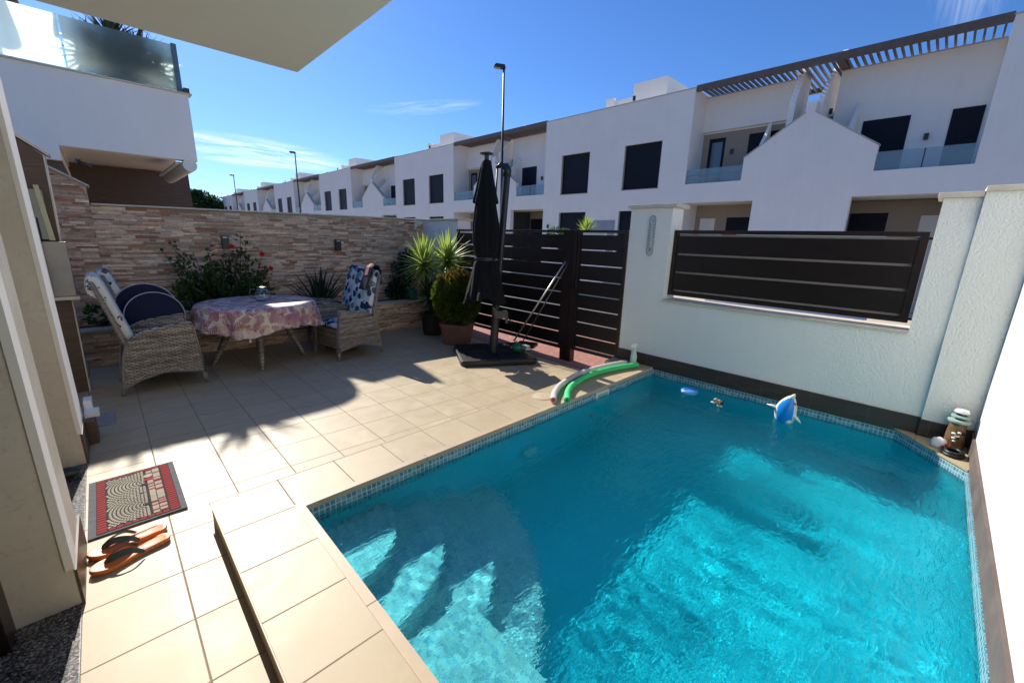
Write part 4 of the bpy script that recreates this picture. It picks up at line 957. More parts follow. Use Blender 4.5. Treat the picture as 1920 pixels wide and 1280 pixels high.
for k in (-.02, .02):
    R = Matrix.Rotation(rz, 2); pts = [R @ Vector(p)+Vector((4.15, 4.60)) for p in ((k-.006, -.52), (k+.006, -.52), (k+.006, -.40), (k-.006, -.40))]; mb.prism([(p.x, p.y) for p in pts], -.06, .004, 'z')
mb.build('buckle', 'greymetal', t)
t = thing('cantilever_parasol', 'closed black cantilever parasol tied against its dark grey mast', 'parasol', (4.12, 4.58, 0))
mb = MB(); mb.tube([(4.12, 4.58, -.01), (4.17, 4.58, .62)], .062, 14); mb.build('lower_mast', 'mast', t, True, angle=50)
mb = MB(); mb.tube([(4.165, 4.60, .55), (4.335, 4.58, 2.62)], [.062, .058], 14, flat=(1, .8)); mb.build('upper_mast', 'mast', t, True, angle=50)
MB().tube([(4.33, 4.58, 2.55), (4.338, 4.58, 2.64), (4.315, 4.595, 2.69), (4.25, 4.62, 2.70), (4.18, 4.645, 2.66)], [.060, .061, .055, .042, .015], 12).build('mast_head', 'blackmetal', t, True)
MB().tube([(4.20, 4.64, 2.66), (4.16, 4.64, 2.1), (4.11, 4.66, 1.6), (4.05, 4.66, 1.2)], .014, 8).build('support_arm', 'greymetal', t, True)
def can(r_, z, a):
    k = .10 if z < 2.6 else .03
    f = 1+k*.62*math.cos(8*a+.5*math.sin(z*2))+k*.45*math.cos(13*a+z*2.2)+.05*math.sin(3*a+z*3)+(.12*math.sin(5*a+1.0)*min(1, (1.3-z)/.4) if z < 1.3 else 0)
    cxo = .0
    return (r_*f, z+(.05*math.sin(2*a+.4)+.03*math.sin(5*a) if r_ > .27 and z < .9 else 0))
prof = [(.02, 2.735), (.06, 2.72), (.075, 2.66), (.10, 2.50), (.13, 2.35), (.165, 2.20), (.168, 2.165), (.135, 2.15), (.155, 2.02), (.178, 1.86), (.180, 1.62), (.165, 1.50), (.140, 1.42), (.142, 1.38), (.165, 1.34), (.20, 1.18), (.255, .95), (.30, .80), (.285, .80), (.10, .92)]
mb = MB(); mb.lathe([p for q in zip(prof, prof[1:]) for p in (q[0], ((q[0][0]+q[1][0])/2, (q[0][1]+q[1][1])/2))]+[prof[-1]], (0, 0), 112, can, cap=False); mb.xf(Matrix.Translation((3.98, 4.62, 0)))
cano = mb.build('canopy', 'fabric', t, True, angle=60)
mb = MB(); mb.lathe([(.004, 2.78), (.09, 2.80), (.095, 2.812), (.05, 2.83), (.004, 2.835)], (3.98, 4.62), 20); mb.tube([(3.98, 4.62, 2.7), (3.98, 4.62, 2.8)], .03, 8); mb.build('top_cap', 'blackmetal', t, True, angle=40)
mb = MB(); mb.lathe([(.152, 1.375), (.158, 1.39), (.158, 1.41), (.152, 1.425)], (3.98, 4.62), 28, lambda r_, z, a: (r_*(1+.05*math.cos(8*a)), z), cap=False); mb.tube([(4.02, 4.47, 1.40), (4.08, 4.46, 1.395)], .009, 6); mb.build('tie_strap', 'black', t, True)
B(4.02, 4.07, 4.452, 4.466, 1.385, 1.405).build('strap_clip', 'alu', t)
t2 = mb = MB(); mb.prism([(-.10, 0), (-.08, -.08), (-.02, -.10), (.07, -.09), (.085, -.17), (.12, -.17), (.12, .0), (.09, .02), (-.04, .02), (-.09, .08), (-.12, .08)], -.035, .035, 'y', bev=.008)
mb.xf(Matrix.Translation((4.18, 4.50, .62)) @ Matrix.Rotation(math.radians(-45), 4, 'Z')); mb.build('crank_housing', 'greymetal', t)
MB().tube([(4.27, 4.42, .56), (4.30, 4.38, .46), (4.30, 4.38, .36)], .010, 8).build('crank_handle', 'blackmetal', t, True)
# ------------------------------------------------------------------ broom and mop leaning on the gate
t = thing('broom', 'broom with green bristle head on the parasol base, pole leaning to the gate post', 'broom', (4.35, 4.45, 0))
MB().tube([(4.52, 4.52, .13), (4.93, 3.90, 1.39)], .0125, 8).build('pole', 'alu', t, True)
mb = MB(); mb.ell((4.40, 4.33, .065), (.085, .085, .075), 14, 9); mb.build('bristle_head', 'green', t, True)
mb = MB(); mb.tube([(4.52, 4.52, .13), (4.42, 4.36, .11)], .02, 8); mb.build('neck', 'black', t, True)
t = thing('mop', 'thinner mop with a small white head leaning beside the broom', 'mop', (4.55, 4.35, 0))
MB().tube([(4.60, 4.42, .10), (4.935, 3.86, 1.36)], .009, 8).build('pole', 'greymetal', t, True)
mb = MB(); mb.prism([(4.53, 4.27), (4.60, 4.25), (4.62, 4.36), (4.55, 4.38)], .002, .08, 'z', bev=.008); mb.build('mop_head', 'plaque', t)
t = tag(MB().box(4.62, 4.86, 4.30, 4.62, -.0, .06, rz=.4, bev=.02).build('dustpan', 'black'), 'black dustpan lying behind the mop head on the parasol base', 'dustpan')

# ------------------------------------------------------------------ table and cloth
TX, TY, TR, TZ = 1.44, 6.42, .70, .765
t = thing('dining_table', 'round wicker garden table with splayed woven legs', 'table', (TX, TY, -.03))
MB().lathe([(.60, .70), (.66, .705), (.66, .755), (.60, .757)], (TX, TY), 32).build('table_top', 'wicker', t)
for k, (lx, ly) in enumerate(((1.27, 5.82), (.84, 6.41), (1.91, 6.21), (1.50, 6.98))):
    d = Vector((lx-TX, ly-TY, 0)); a = Vector((TX, TY, 0))
    mb = MB(); mb.tube([a+d*.50+Vector((0, 0, .70)), a+d*.58+Vector((0, 0, .50)), a+d*.72+Vector((0, 0, .30)), a+d+Vector((0, 0, -.035))], [.15, .105, .062, .034], 10, flat=(1, .65)); mb.build('leg', 'wicker', t, True, angle=60)
mb = MB(); mb.lathe([(.40, .52), (.44, .50), (.44, .70), (.40, .70)], (TX, TY), 32, lambda r_, z, a: (r_, z-.0 if z > .6 else z+.05*math.cos(4*a+2.0))); mb.build('apron', 'wicker', t)
def scal(r_, z, a):
    w = max(0, (.76-z)/.28); fold = .035*math.sin(9*a+.6)+.02*math.sin(15*a+2)+.015*math.sin(23*a)
    return (r_+w*fold, z+(w**3)*(.045*math.sin(4*a+.3)-.018*abs(math.sin(14*a))))
prof = [(.002, .770), (.25, .770), (.5, .7695), (.66, .769), (.695, .764), (.712, .745), (.725, .69), (.735, .62), (.748, .55), (.758, .48)]
mb = MB(); n = 160; mb.lathe([(a, b) for a, b in prof], (0, 0), n, scal, cap=False); mb.xf(Matrix.Translation((TX, TY, 0)))
uvl = mb.b.loops.layers.uv.new('UVMap')
for f in mb.b.faces:
    side_ = min(v.co.z for v in f.verts) < .7655
    angs = [math.atan2(v.co.y-TY, v.co.x-TX) for v in f.verts]
    if max(angs)-min(angs) > PI: angs = [a+2*PI if a < 0 else a for a in angs]
    for l, a in zip(f.loops, angs):
        v = l.vert.co
        l[uvl].uv = (a*.74+3, v.z) if side_ else (v.x, v.y+5)
o = mb.build('tablecloth', 'cloth', None, True, angle=70); tag(o, 'pink and cream palm leaf tablecloth draped over the round table', 'tablecloth')
t = thing('glass_jug', 'clear round glass jug with a handle on the tablecloth', 'jug', (1.50, 6.45, .771))
jx, jy = 1.51, 6.42
mb = MB(); mb.lathe([(.06, .772), (.082, .78), (.095, .83), (.093, .88), (.07, .925), (.060, .95), (.056, .95), (.066, .925), (.088, .88), (.090, .83), (.077, .786), (.055, .780)], (jx, jy), 28); mb.build('body', 'glass', t, True)
MB().tube([(jx-.065, jy+.04, .93), (jx-.12, jy+.07, .93), (jx-.135, jy+.075, .88), (jx-.12, jy+.07, .83), (jx-.085, jy+.045, .81)], .008, 8).build('handle', 'glass', t, True)
MB().lathe([(.03, .952), (.06, .955), (.06, .965), (.02, .975)], (jx, jy), 20).build('lid', 'alu', t, True, angle=40)
t = tag(MB().lathe([(.004, .445), (.006, .43), (.014, .385), (.016, .37), (.002, .37)], (1.16, 5.74), 12).build('cloth_weight', 'white', smooth=True), 'small white cone weight hanging from the hem of the tablecloth', 'weight')

# ------------------------------------------------------------------ wicker armchairs
def make_chair(cush):
    t = thing('wicker_armchair', '', 'armchair', (0, 0, 0), 'wicker armchairs round the table')
    side = [(-.345, .085), (-.335, .20), (-.30, .42), (-.262, .53), (-.20, .60), (-.12, .64), (.0, .667), (.15, .685), (.265, .697), (.295, .69), (.302, .66), (.325, .42), (.352, .13), (.25, .165), (.12, .188), (-.05, .190), (-.2, .155)]
    for sy in (-1, 1):
        MB().prism(side, sy*.325-.0225, sy*.325+.0225, 'y').build('arm_panel', 'wicker', t)
        mb = MB()
        for yo in (-.024, .024):
            pts = [(x, sy*.325+yo, z) for x, z in side]; mb.tube(pts+[pts[0]], .011, 6, caps=False)
        mb.build('panel_edging', 'cane', t, True)
        mb = MB(); top = side[3:10]
        A = [(x, z+.004) for x, z in top]; Bq = [(x, z+.018) for x, z in top][::-1]
        mb.prism(A+Bq, sy*.32-.045, sy*.32+.045, 'y', bev=.006); mb.build('armrest', 'wicker', t)
        for x0_, x1_ in ((-.335, -.36), (.335, .352)):
            MB().tube([(x0_, sy*.325, .16), (x1_, sy*.325, .0)], [.026, .019], 8).build('leg', 'cane', t, True)
    MB().box(.285, .318, -.30, .30, .16, .42).build('front_panel', 'wicker', t)
    MB().box(-.25, .31, -.30, .30, .39, .43).build('seat', 'wicker', t)
    mb = MB(); mb.prism([(-.345, .14), (-.31, .14), (-.22, .46), (-.40, 1.17), (-.44, 1.17), (-.27, .46)], -.29, .29, 'y'); mb.build('backrest', 'wicker', t)
    mb = MB()
    for yo in (-.29, .29): mb.tube([(-.33, yo, .14), (-.25, yo, .46), (-.42, yo, 1.17)], .016, 6)
    mb.tube([(-.42, -.29, 1.17), (-.42, .29, 1.17)], .016, 6); mb.build('back_frame', 'cane', t, True)
    # padded cushions: closed profile swept across with pinched ends
    def pad(poly, w, name, mat, nseg=12):
        mb = MB(); c = Vector((sum(p[0] for p in poly)/len(poly), 0, sum(p[1] for p in poly)/len(poly))); rings = []
        for i in range(nseg+1):
            s = -1+2*i/nseg; k = (1-abs(s)**8*.35); y = s*w/2
            rings.append([mb.b.verts.new((c.x+(x-c.x)*(.86+.14*k)+.0, y, c.z+(z-c.z)*(.97+.03*k))) for x, z in poly])
        m_ = len(poly)
        for A, Bq in zip(rings, rings[1:]):
            for j in range(m_): mb.b.faces.new((A[j], A[(j+1) % m_], Bq[(j+1) % m_], Bq[j]))
        mb.b.faces.new(rings[0][::-1]); mb.b.faces.new(rings[-1]); bmesh.ops.recalc_face_normals(mb.b, faces=mb.b.faces)
        o = mb.build(name, mat, t, True); md = o.modifiers.new('s', 'SUBSURF'); md.levels = 1; md.render_levels = 1; return o
    pad([(-.235, .47), (-.30, .72), (-.37, 1.0), (-.415, 1.16), (-.43, 1.195), (-.445, 1.17), (-.45, 1.04), (-.468, 1.04), (-.478, 1.17), (-.45, 1.235), (-.405, 1.25), (-.355, 1.215), (-.315, 1.08), (-.235, .76), (-.16, .50), (-.19, .455)], .52, 'back_cushion', cush)
    pad([(-.19, .432), (.28, .432), (.315, .455), (.315, .495), (.28, .515), (-.16, .515), (-.19, .49)], .56, 'seat_cushion', 'floral')
    for sy in (-1, 1):
        MB().xf(Matrix.Identity(4)).ell((-.02, sy*.352, .33), (.028, .012, .028), 12, 8).build('recline_knob', 'cane', t, True)
    return t
C1 = make_chair('floral2'); C1.location = (.315, 5.985, -.0); C1['label'] = 'wicker armchair nearest at left, seen from the side, with cream cushion'
C2 = copy_tree(C1); C2.location = (.40, 6.80, -.005); C2['label'] = 'wicker armchair behind the front left one, its printed back just showing'
for o in D.objects:
    if o.parent == C2 and o.name.startswith('back_cushion'):
        o.data = o.data.copy(); o.data.materials[0] = MT['floral']
fc = [o for o in D.objects if o.parent == C2 and o.name.startswith('back_cushion')][0]
C3 = copy_tree(C2); C3.location = (2.49, 6.05, -.055); C3.rotation_euler.z = PI+.14; C3['label'] = 'wicker armchair at right of the table with a towel over its blue floral back'
C4 = copy_tree(C2); C4.location = (2.62, 6.78, -.052); C4.rotation_euler.z = PI*.99; C4['label'] = 'wicker armchair behind the front right one with only its arm and floral back in view'
mb = MB(); xs = 2.49
mb.prism([(xs+.24, .90), (xs+.322, 1.10), (xs+.362, 1.21), (xs+.405, 1.245), (xs+.455, 1.23), (xs+.482, 1.15), (xs+.475, .97), (xs+.495, .97), (xs+.50, 1.16), (xs+.465, 1.25), (xs+.40, 1.268), (xs+.345, 1.225), (xs+.30, 1.11), (xs+.22, .90)], 5.86, 6.06, 'y')
tw = mb.build('towel', 'navy'); tag(tw, 'dark navy towel draped over the back of the right armchair', 'towel')
MB().prism([(xs+.298, 1.11), (xs+.343, 1.227), (xs+.40, 1.271), (xs+.465, 1.253), (xs+.466, 1.257), (xs+.40, 1.275), (xs+.34, 1.230), (xs+.294, 1.11)], 5.91, 6.0, 'y').build('coral_stripe', 'coral', tw)
# round navy cushions
for (cx_, cy_, cz_, R0, lab) in ((.36, 6.36, .70, .275, 'front one of two round navy cushions with white piping standing on the left armchair'), (.30, 6.50, .775, .29, 'rear one of two round navy cushions leaning behind the other')):
    t = thing('round_cushion', lab, 'cushion', (cx_, cy_, .52), 'round navy cushions')
    mb = MB(); mb.lathe([(.004, -.035), (R0*.8, -.04), (R0*.97, -.02), (R0, 0), (R0*.97, .02), (R0*.8, .04), (.004, .035)], (0, 0), 40); mb.xf(Matrix.Translation((cx_, cy_, cz_)) @ Matrix.Rotation(math.radians(80), 4, 'X')); mb.build('pad', 'navy', t, True)
    mb = MB(); mb.tube([(R0*math.cos(a), R0*math.sin(a), .012) for a in [2*PI*k/48 for k in range(49)]], .005, 6, caps=False); mb.xf(Matrix.Translation((cx_, cy_, cz_)) @ Matrix.Rotation(math.radians(80), 4, 'X')); mb.build('piping', 'piping', t, True)

# ------------------------------------------------------------------ pool things
t = thing('pool_noodle', 'bright green foam pool noodle curved along the pool edge', 'pool noodle', (3.9, 2.6, .12))
def catm(P, n=8):
    P = [Vector(p) for p in P]; out = []; Q = [P[0]*2-P[1]]+P+[P[-1]*2-P[-2]]
    for i in range(1, len(Q)-2):
        for k in range(n):
            s = k/n; a, b, c, d = Q[i-1:i+3]; out.append(.5*((2*b)+(c-a)*s+(2*a-5*b+4*c-d)*s*s+(3*b-a-3*c+d)*s**3))
    return out+[P[-1]]
pg = catm([(3.10, 2.335, .157), (3.28, 2.47, .157), (3.52, 2.58, .157), (3.95, 2.655, .157), (4.38, 2.61, .157), (4.76, 2.50, .157)])
MB().tube(pg, .033, 14).build('foam', 'noodleg', t, True, angle=50)
d0 = (Vector(pg[0])-Vector(pg[1])).normalized(); MB().tube([Vector(pg[0])+d0*.001, Vector(pg[0])+d0*.002], .011, 10).build('core_hole', 'green', t)
t = thing('pool_noodle', 'pale pinkish white foam pool noodle with a red core lying behind the green one', 'pool noodle', (3.9, 2.75, .12))
pw = catm([(3.00, 2.43, .156), (3.18, 2.56, .156), (3.46, 2.68, .156), (3.93, 2.765, .156), (4.38, 2.735, .156), (4.74, 2.66, .156)])
MB().tube(pw, .032, 14).build('foam', 'noodlew', t, True, angle=50)
d0 = (Vector(pw[0])-Vector(pw[1])).normalized(); MB().tube([Vector(pw[0])+d0*.001, Vector(pw[0])+d0*.003], .02, 12).build('red_core', 'noodler', t)
t = thing('spray_bottle', 'white trigger spray bottle standing on the pool edge by the pillar', 'bottle', (4.80, 2.59, .12))
sx_, sy_ = 4.80, 2.585
MB().lathe([(.036, .1205), (.042, .128), (.042, .25), (.034, .285), (.015, .325), (.013, .355)], (sx_, sy_), 20).build('bottle_body', 'sand', t, True, angle=50)
mb = MB(); mb.prism([(-.05, .385), (-.045, .37), (-.012, .362), (-.014, .352), (.014, .352), (.016, .37), (.038, .385), (.034, .41), (.0, .42), (-.045, .408)], -.011, .011, 'x', bev=.003)
mb.prism([(-.034, .368), (-.028, .368), (-.022, .33), (-.03, .30), (-.036, .302), (-.03, .335)], -.006, .006, 'x'); mb.xf(Matrix.Translation((sx_, sy_, 0)) @ Matrix.Rotation(math.radians(-135), 4, 'Z')); mb.build('trigger_head', 'white', t)
t = thing('skimmer_lid', 'round cream skimmer lid set in the pool surround near the noodle ends', 'lid', (3.065, 2.655, .12))
MB().lathe([(.105, .1205), (.105, .1235), (.100, .125), (.003, .1255)], (3.065, 2.63), 36).build('lid_plate', 'stainlid', t, True, angle=30)
mb = MB(); mb.lathe([(.108, .1203), (.112, .1232), (.118, .1203)], (3.065, 2.63), 36, cap=False); mb.lathe([(.008, .1257), (.008, .127), (.002, .127)], (3.065, 2.63), 10); mb.build('rim', 'trim', t)
t = thing('pool_skimmer', 'white framed skimmer opening in the mosaic below the noodles', 'skimmer', (3.76, 2.37, .05))
mb = MB(); mb.box(3.64, 3.665, 2.352, 2.369, -.04, .082); mb.box(3.865, 3.89, 2.352, 2.369, -.04, .082); mb.box(3.665, 3.865, 2.352, 2.369, .062, .082); mb.box(3.665, 3.865, 2.352, 2.369, -.04, -.02); mb.build('frame', 'white', t)
B(3.665, 3.865, 2.360, 2.3685, -.02, .062).build('flap', 'teal', t)
for (x, z, R0, lab) in ((2.62, -.52, .10, 'round white underwater pool light below the noodle ends'), (3.62, -.45, .04, 'small white inlet nozzle under water near the far left corner'), (1.08, -.2, .035, 'small white inlet nozzle under water above the first pool step')):
    t = thing('pool_light' if R0 > .05 else 'pool_inlet', lab, 'pool light' if R0 > .05 else 'inlet', (x, 2.36, z))
    mb = MB(); mb.lathe([(R0, 0), (R0*.95, .014), (R0*.6, .02), (.002, .022)], (0, 0), 24); mb.xf(Matrix.Translation((x, 2.3695, z)) @ Matrix.Rotation(math.radians(90), 4, 'X')); mb.build('lens', 'white', t, True, angle=40)
    mb = MB(); mb.lathe([(R0*1.15, 0), (R0*1.15, .012), (R0*1.0, .012)], (0, 0), 24, cap=False); mb.xf(Matrix.Translation((x, 2.3695, z)) @ Matrix.Rotation(math.radians(90), 4, 'X')); mb.build('rim', 'alu', t)
# floating toys
t = thing('chlorine_float', 'round floating dispenser with light blue top and white bottom', 'pool float', (4.66, 1.77, .02))
MB().lathe([(.02, -.05), (.06, -.035), (.088, .0), (.092, .028)], (4.68, 1.77), 28).build('white_hull', 'white', t, True)
mb = MB(); mb.lathe([(.094, .0285), (.095, .036), (.080, .050), (.002, .058)], (4.68, 1.77), 28); mb.build('blue_top', 'skyblue', t, True, angle=50); MB().box(4.66, 4.70, 1.69, 1.83, .052, .063, rz=.5, bev=.003).build('ridge', 'toyblue', t)
t = thing('floating_thermometer', 'tiny tan and black animal shaped float in the middle of the pool', 'pool float', (4.5, 1.38, .02))
mb = MB(); mb.ell((4.51, 1.385, .055), (.034, .030, .030), 14, 8); mb.ell((4.48, 1.41, .085), (.020, .02, .018), 12, 8); mb.build('body', 'tan', t, True)
mb = MB(); mb.ell((4.505, 1.35, .06), (.025, .016, .026), 10, 7); mb.build('dark_patch', 'black', t, True)
mb = MB(); mb.ell((4.46, 1.43, .055), (.012, .022, .010), 8, 6); mb.ell((4.50, 1.36, .02), (.022, .02, .01), 8, 6); mb.tube([(4.50, 1.385, .03), (4.50, 1.385, -.16)], [.012, .016], 8); mb.build('white_feet', 'white', t, True)
t = thing('inflatable_dolphin', 'blue and white inflatable dolphin toy standing upright in the pool', 'pool toy', (4.62, .81, .02))
t.scale = (.88, .88, .88)
dc = Vector((4.62, .80, .115))
def dol(q, d):
    k = (q.z/.21); s = 1-.28*max(0, k)**2-.15*max(0, -k)**1.5; return Vector((q.x*s+.02*k*k, q.y*s-.035*max(0, k)**2, q.z))
MB().ell(dc, (.072, .105, .205), 26, 18, dol).build('white_body', 'paint', t, True)
mb = MB(); mb.ell(dc+Vector((-.006, -.001, .002)), (.074, .096, .196), 30, 20, dol)
cd = Vector((-.985, -.17, 0)); cs = Vector((-.17, .985, 0))
bad = [f for f in mb.b.faces if (f.calc_center_median()-dc).dot(cd) < .016 or abs((f.calc_center_median()-dc).dot(cs)) > .078]
bmesh.ops.delete(mb.b, geom=bad, context='FACES'); mb.build('blue_back', 'toyblue', t, True)
mb = MB(); mb.tube([dc+Vector((0, .08, .03)), dc+Vector((-.02, .135, .045)), dc+Vector((-.03, .185, .05))], [.032, .026, .006], 10, flat=(1, .5)); mb.build('flipper', 'paint', t, True)
mb = MB(); mb.tube([dc+Vector((0, -.07, .0)), dc+Vector((-.02, -.12, -.03)), dc+Vector((-.03, -.165, -.065))], [.032, .026, .006], 10, flat=(1, .5)); mb.build('flipper', 'paint', t, True)
MB().tube([dc+Vector((-.02, -.055, -.02)), dc+Vector((-.04, -.05, -.09)), dc+Vector((-.045, -.035, -.13))], [.02, .028, .02], 10).build('tail_fold', 'paint', t, True)
MB().tube([dc+Vector((.01, -.03, .165)), dc+Vector((.0, -.05, .215)), dc+Vector((.0, -.058, .235))], [.035, .017, .004], 10).build('snout', 'paint', t, True)
mb = MB(); mb.ell(dc+Vector((-.02, -.082, .13)), (.008, .012, .014), 10, 8); mb.build('eye', 'tan', t, True)
# lighthouse ornament on the corner deck
t = thing('lighthouse_ornament', 'brown carved lighthouse ornament with pale green rings and white top on the pool corner', 'ornament', (4.80, -.34, .12))
lx, ly = 4.80, -.345
MB().lathe([(.064, .122), (.066, .14), (.056, .26), (.048, .345), (.004, .35)], (lx, ly), 20, lambda r_, z, a: (r_*(1+.05*math.sin(7*a+z*40)), z)).build('tower', 'drift', t, True, angle=60)
mb = MB(); mb.lathe([(.05, .345), (.068, .35), (.070, .366), (.05, .374)], (lx, ly), 20); mb.lathe([(.042, .388), (.056, .392), (.056, .404), (.036, .408)], (lx, ly), 20); mb.build('gallery_rings', 'teal', t, True, angle=40)
MB().lathe([(.032, .366), (.032, .43)], (lx, ly), 14).build('lantern', 'black', t, True, angle=40)
MB().lathe([(.042, .428), (.046, .436), (.038, .453), (.003, .460)], (lx, ly), 18).build('roof', 'white', t, True, angle=50)
mb = MB()
for a, z, q in ((2.9, .262, .022), (3.25, .245, .026), (3.0, .225, .02), (3.4, .275, .018), (3.1, .20, .016)): mb.ell((lx+.060*math.cos(a), ly+.060*math.sin(a), z), (q*.8, q*.7, .008), 10, 6)
mb.build('pebbles', 'shell', t, True)
mb = MB()
for a, z in ((3.9, .27), (4.0, .17), (3.4, .23)): mb.ell((lx+.055*math.cos(a), ly+.055*math.sin(a), z), (.012, .012, .014), 8, 6)
mb.build('window_holes', 'black', t, True)
t = tag(MB().lathe([(.002, -.006), (.045, -.002), (.05, .004), (.03, .012), (.002, .016)], (0, 0), 22, lambda r_, z, a: (r_*(1+.05*math.cos(14*a)), z)).xf(Matrix.Translation((4.70, -.262, .165)) @ Vector((-.93, .12, .35)).to_track_quat('Z', 'Y').to_matrix().to_4x4()).build('scallop_shell', 'shell', smooth=True), 'white fan shaped shell leaning on the lighthouse ornament', 'shell')
mb = MB()
for k in range(5):
    a = k*2*PI/5; mb.tube([(4.68, -.31, .155), (4.68+.0*math.cos(a)-.028*math.cos(a)*.5, -.31+.032*math.cos(a), .155+.032*math.sin(a))], [.011, .004], 6)
tag(mb.build('starfish', 'redbox', smooth=True), 'small red starfish at the foot of the lighthouse ornament', 'starfish')
mb = MB()
for zc_, R0 in ((.136, .072), (.155, .062)): mb.tube([(4.615+R0*math.cos(a), -.35+R0*.78*math.sin(a), zc_) for a in [2*PI*k/28 for k in range(29)]], .014, 8, caps=False)
mb.ell((4.615, -.35, .13), (.055, .045, .012), 16, 6)
tag(mb.build('cable_coil', 'black', smooth=True), 'black coil lying on the pool corner in front of the lighthouse ornament', 'coil')

# ------------------------------------------------------------------ doormat
t = thing('doormat', 'grey doormat with red brick border and cobbled street picture', 'doormat', (-.07, 3.385, .0))
mx0, mx1, my0, my1 = -.289, .156, 3.015, 3.75
B(mx0, mx1, my0, my1, .0008, .011, bev=.003).build('base', 'matgrey', t)
z0, z1 = .011, .0142
red = MB(); cr = MB(); bl = MB(); r = random.Random(2)
B(mx0+.035, mx1-.03, my0+.018, my1-.015, .0108, .0122).build('picture_ground', 'matblack', t)
for xa, xb in ((mx0+.038, mx0+.078), (mx1-.078, mx1-.034)):
    n = 24
    for k in range(n): a = my0+.022+(my1-my0-.044)*k/n; red.box(xa, xb, a+.002, a+(my1-my0-.044)/n-.004, z0, z1, bev=.001)
for ya_, yb_ in ((my0+.021, my0+.046), (my1-.043, my1-.018)):
    n = 8
    for k in range(n): a = mx0+.084+(mx1-.084-mx0-.084)*k/n; red.box(a+.003, a+(mx1-mx0-.168)/n-.004, ya_, yb_, z0, z1, bev=.001)
fx0, fx1, fy0, fy1 = mx0+.086, mx1-.19, my0+.056, my1-.052
# cobbles in fans
for col_ in range(10):
    yc = fy0+(fy1-fy0)*(.25 if col_ % 2 else .75)
for yc, xo in ((my0+.20, 0), (my0+.52, .0)):
    for k in range(1, 15):
        R0 = .018*k
        nb = max(3, int(R0*PI/.017))
        for j in range(nb):
            a = PI*(j+.5)/nb-PI/2; x = mx1-.17-R0*math.cos(a); y = yc+R0*math.sin(a)*1.0
            if not (fx0 < x < mx1-.165 and fy0 < y < fy1): continue
            if abs(y-yc) > .165: continue
            R = Matrix.Rotation(-a, 2); w = .0066; h = min(.0062, R0*PI/nb/2-.0022)
            pts = [R @ Vector(p)+Vector((x, y)) for p in ((-w*.9, -h), (w*.9, -h), (w*.9, h), (-w*.9, h))]
            cr.prism([(p.x, p.y) for p in pts], z0, z1, 'z')
# house picture side
y = fy0
while y < fy1-.01:
    h = r.uniform(.010, .018)
    for (xa, xb) in ((mx1-.158, mx1-.128), (mx1-.124, mx1-.088)):
        (red if r.random() < .34 else cr).box(xa, xb, y, min(y+h-.003, fy1), z0, z1)
    y += h
for yy in (my0+.19, my0+.47):
    bl.prism([(mx1-.20, yy), (mx1-.165, yy-.02), (mx1-.165, yy+.03)], z0, z1+.002, 'z')
cr.lathe([(.024, z0), (.024, z1+.001)], (mx1-.15, my1-.14), 16); red.box(mx1-.175, mx1-.13, my1-.215, my1-.175, z0, z1+.0015)
red.build('red_bricks', 'matred', t); cr.build('cream_cobbles', 'matcream', t); bl.build('black_figures', 'matblack', t)
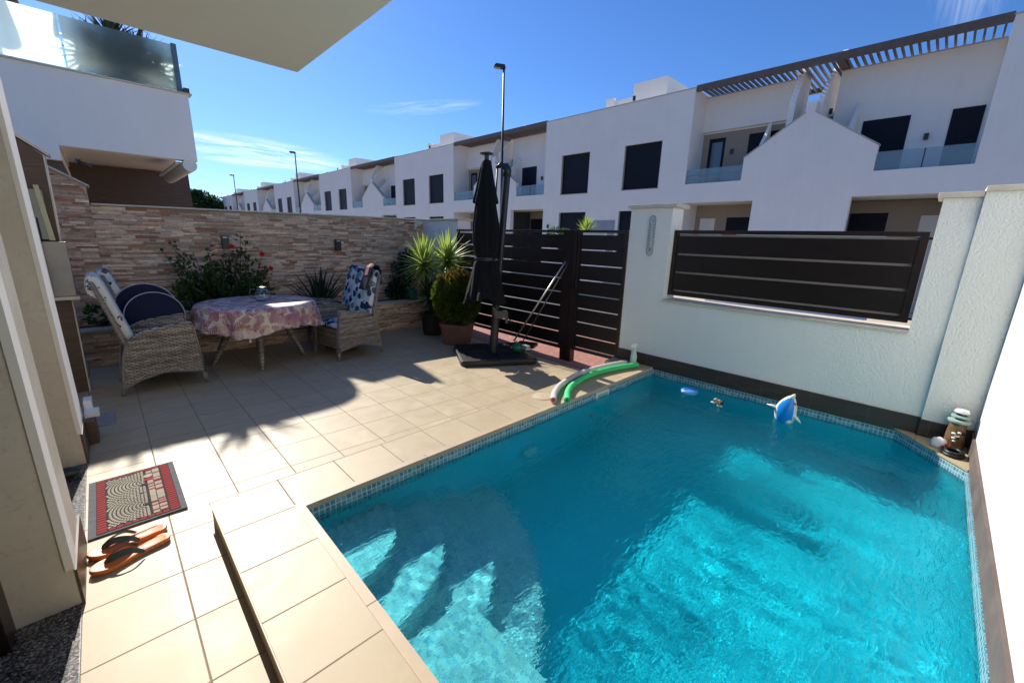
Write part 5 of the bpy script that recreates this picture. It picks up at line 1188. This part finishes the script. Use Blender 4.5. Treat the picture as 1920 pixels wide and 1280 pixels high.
# ------------------------------------------------------------------ sandals
def sole_outline(n=40):
    top = [(-.148, 0), (-.14, .022), (-.115, .041), (-.08, .048), (-.04, .045), (.0, .037), (.04, .032), (.08, .033), (.115, .034), (.14, .026), (.150, .0)]
    return [(x, y*(1.06)) for x, y in top]+[(x, -y*.92) for x, y in top[-2:0:-1]]
def make_sandal(lab, flip=1):
    t = thing('flip_flop', lab, 'flip flop', (0, 0, 0), 'pair of orange flip flops')
    pts = catm([(x, y*flip, 0) for x, y in sole_outline()]+[(-.148, 0, 0)], 3)[:-1]
    mb = MB(); rings = []
    for s, z in ((.97, .002), (1.0, .006), (1.0, .019), (.985, .0225), (.93, .0235), (.86, .0205), (.5, .019), (.02, .019)):
        rings.append([mb.b.verts.new((p.x*s, p.y*s, z+.010*max(0, -p.x/.15)**3*(1 if z > .004 else .3)+.004*max(0, p.x/.15)**2)) for p in pts])
    m_ = len(pts)
    for A, Bq in zip(rings, rings[1:]):
        for j in range(m_): mb.b.faces.new((A[j], A[(j+1) % m_], Bq[(j+1) % m_], Bq[j]))
    mb.b.faces.new(rings[0][::-1]); mb.b.faces.new(rings[-1]); bmesh.ops.recalc_face_normals(mb.b, faces=mb.b.faces)
    mb.build('sole', 'sole', t, True, angle=50)
    for sy in (-1, 1):
        P = catm([(-.088, .004*flip, .022), (-.080, .006*sy, .045), (-.045, .020*sy, .060), (.0, .037*sy, .052), (.035, .040*sy, .022)], 6)
        mb = MB(); prev = None
        for i, p in enumerate(P):
            s = i/(len(P)-1); w = .004+.0105*math.sin(PI*min(1, s*.8+.1)); d = (P[min(i+1, len(P)-1)]-P[max(i-1, 0)]).normalized(); nrm = Vector((0, sy*.75, .65)); sd = d.cross(nrm).normalized(); nn = sd.cross(d).normalized()
            cur = [mb.b.verts.new(p+sd*w+nn*.0015), mb.b.verts.new(p-sd*w+nn*.0015), mb.b.verts.new(p-sd*w-nn*.0015), mb.b.verts.new(p+sd*w-nn*.0015)]
            if prev:
                for j in range(4): mb.b.faces.new((prev[j], cur[j], cur[(j+1) % 4], prev[(j+1) % 4]))
            else: mb.b.faces.new(cur)
            prev = cur
        mb.b.faces.new(prev[::-1]); bmesh.ops.recalc_face_normals(mb.b, faces=mb.b.faces); mb.build('strap', 'strap', t, True, angle=40)
    MB().tube([(-.088, .003*flip, .018), (-.085, .003*flip, .046)], .005, 6).build('toe_post', 'strap', t, True)
    return t
s1 = make_sandal('orange leather flip flop with grey strap, nearer one of the pair', 1); s1.location = (-.118, 2.715, .0); s1.rotation_euler.z = math.radians(15); s1.scale = (1.12, 1.12, 1.1)
s2 = make_sandal('orange flip flop with grey strap partly under the nearer one, beside the doormat', -1); s2.location = (-.125, 2.85, .0); s2.rotation_euler.z = math.radians(7); s2.scale = (1.12, 1.12, 1.1)
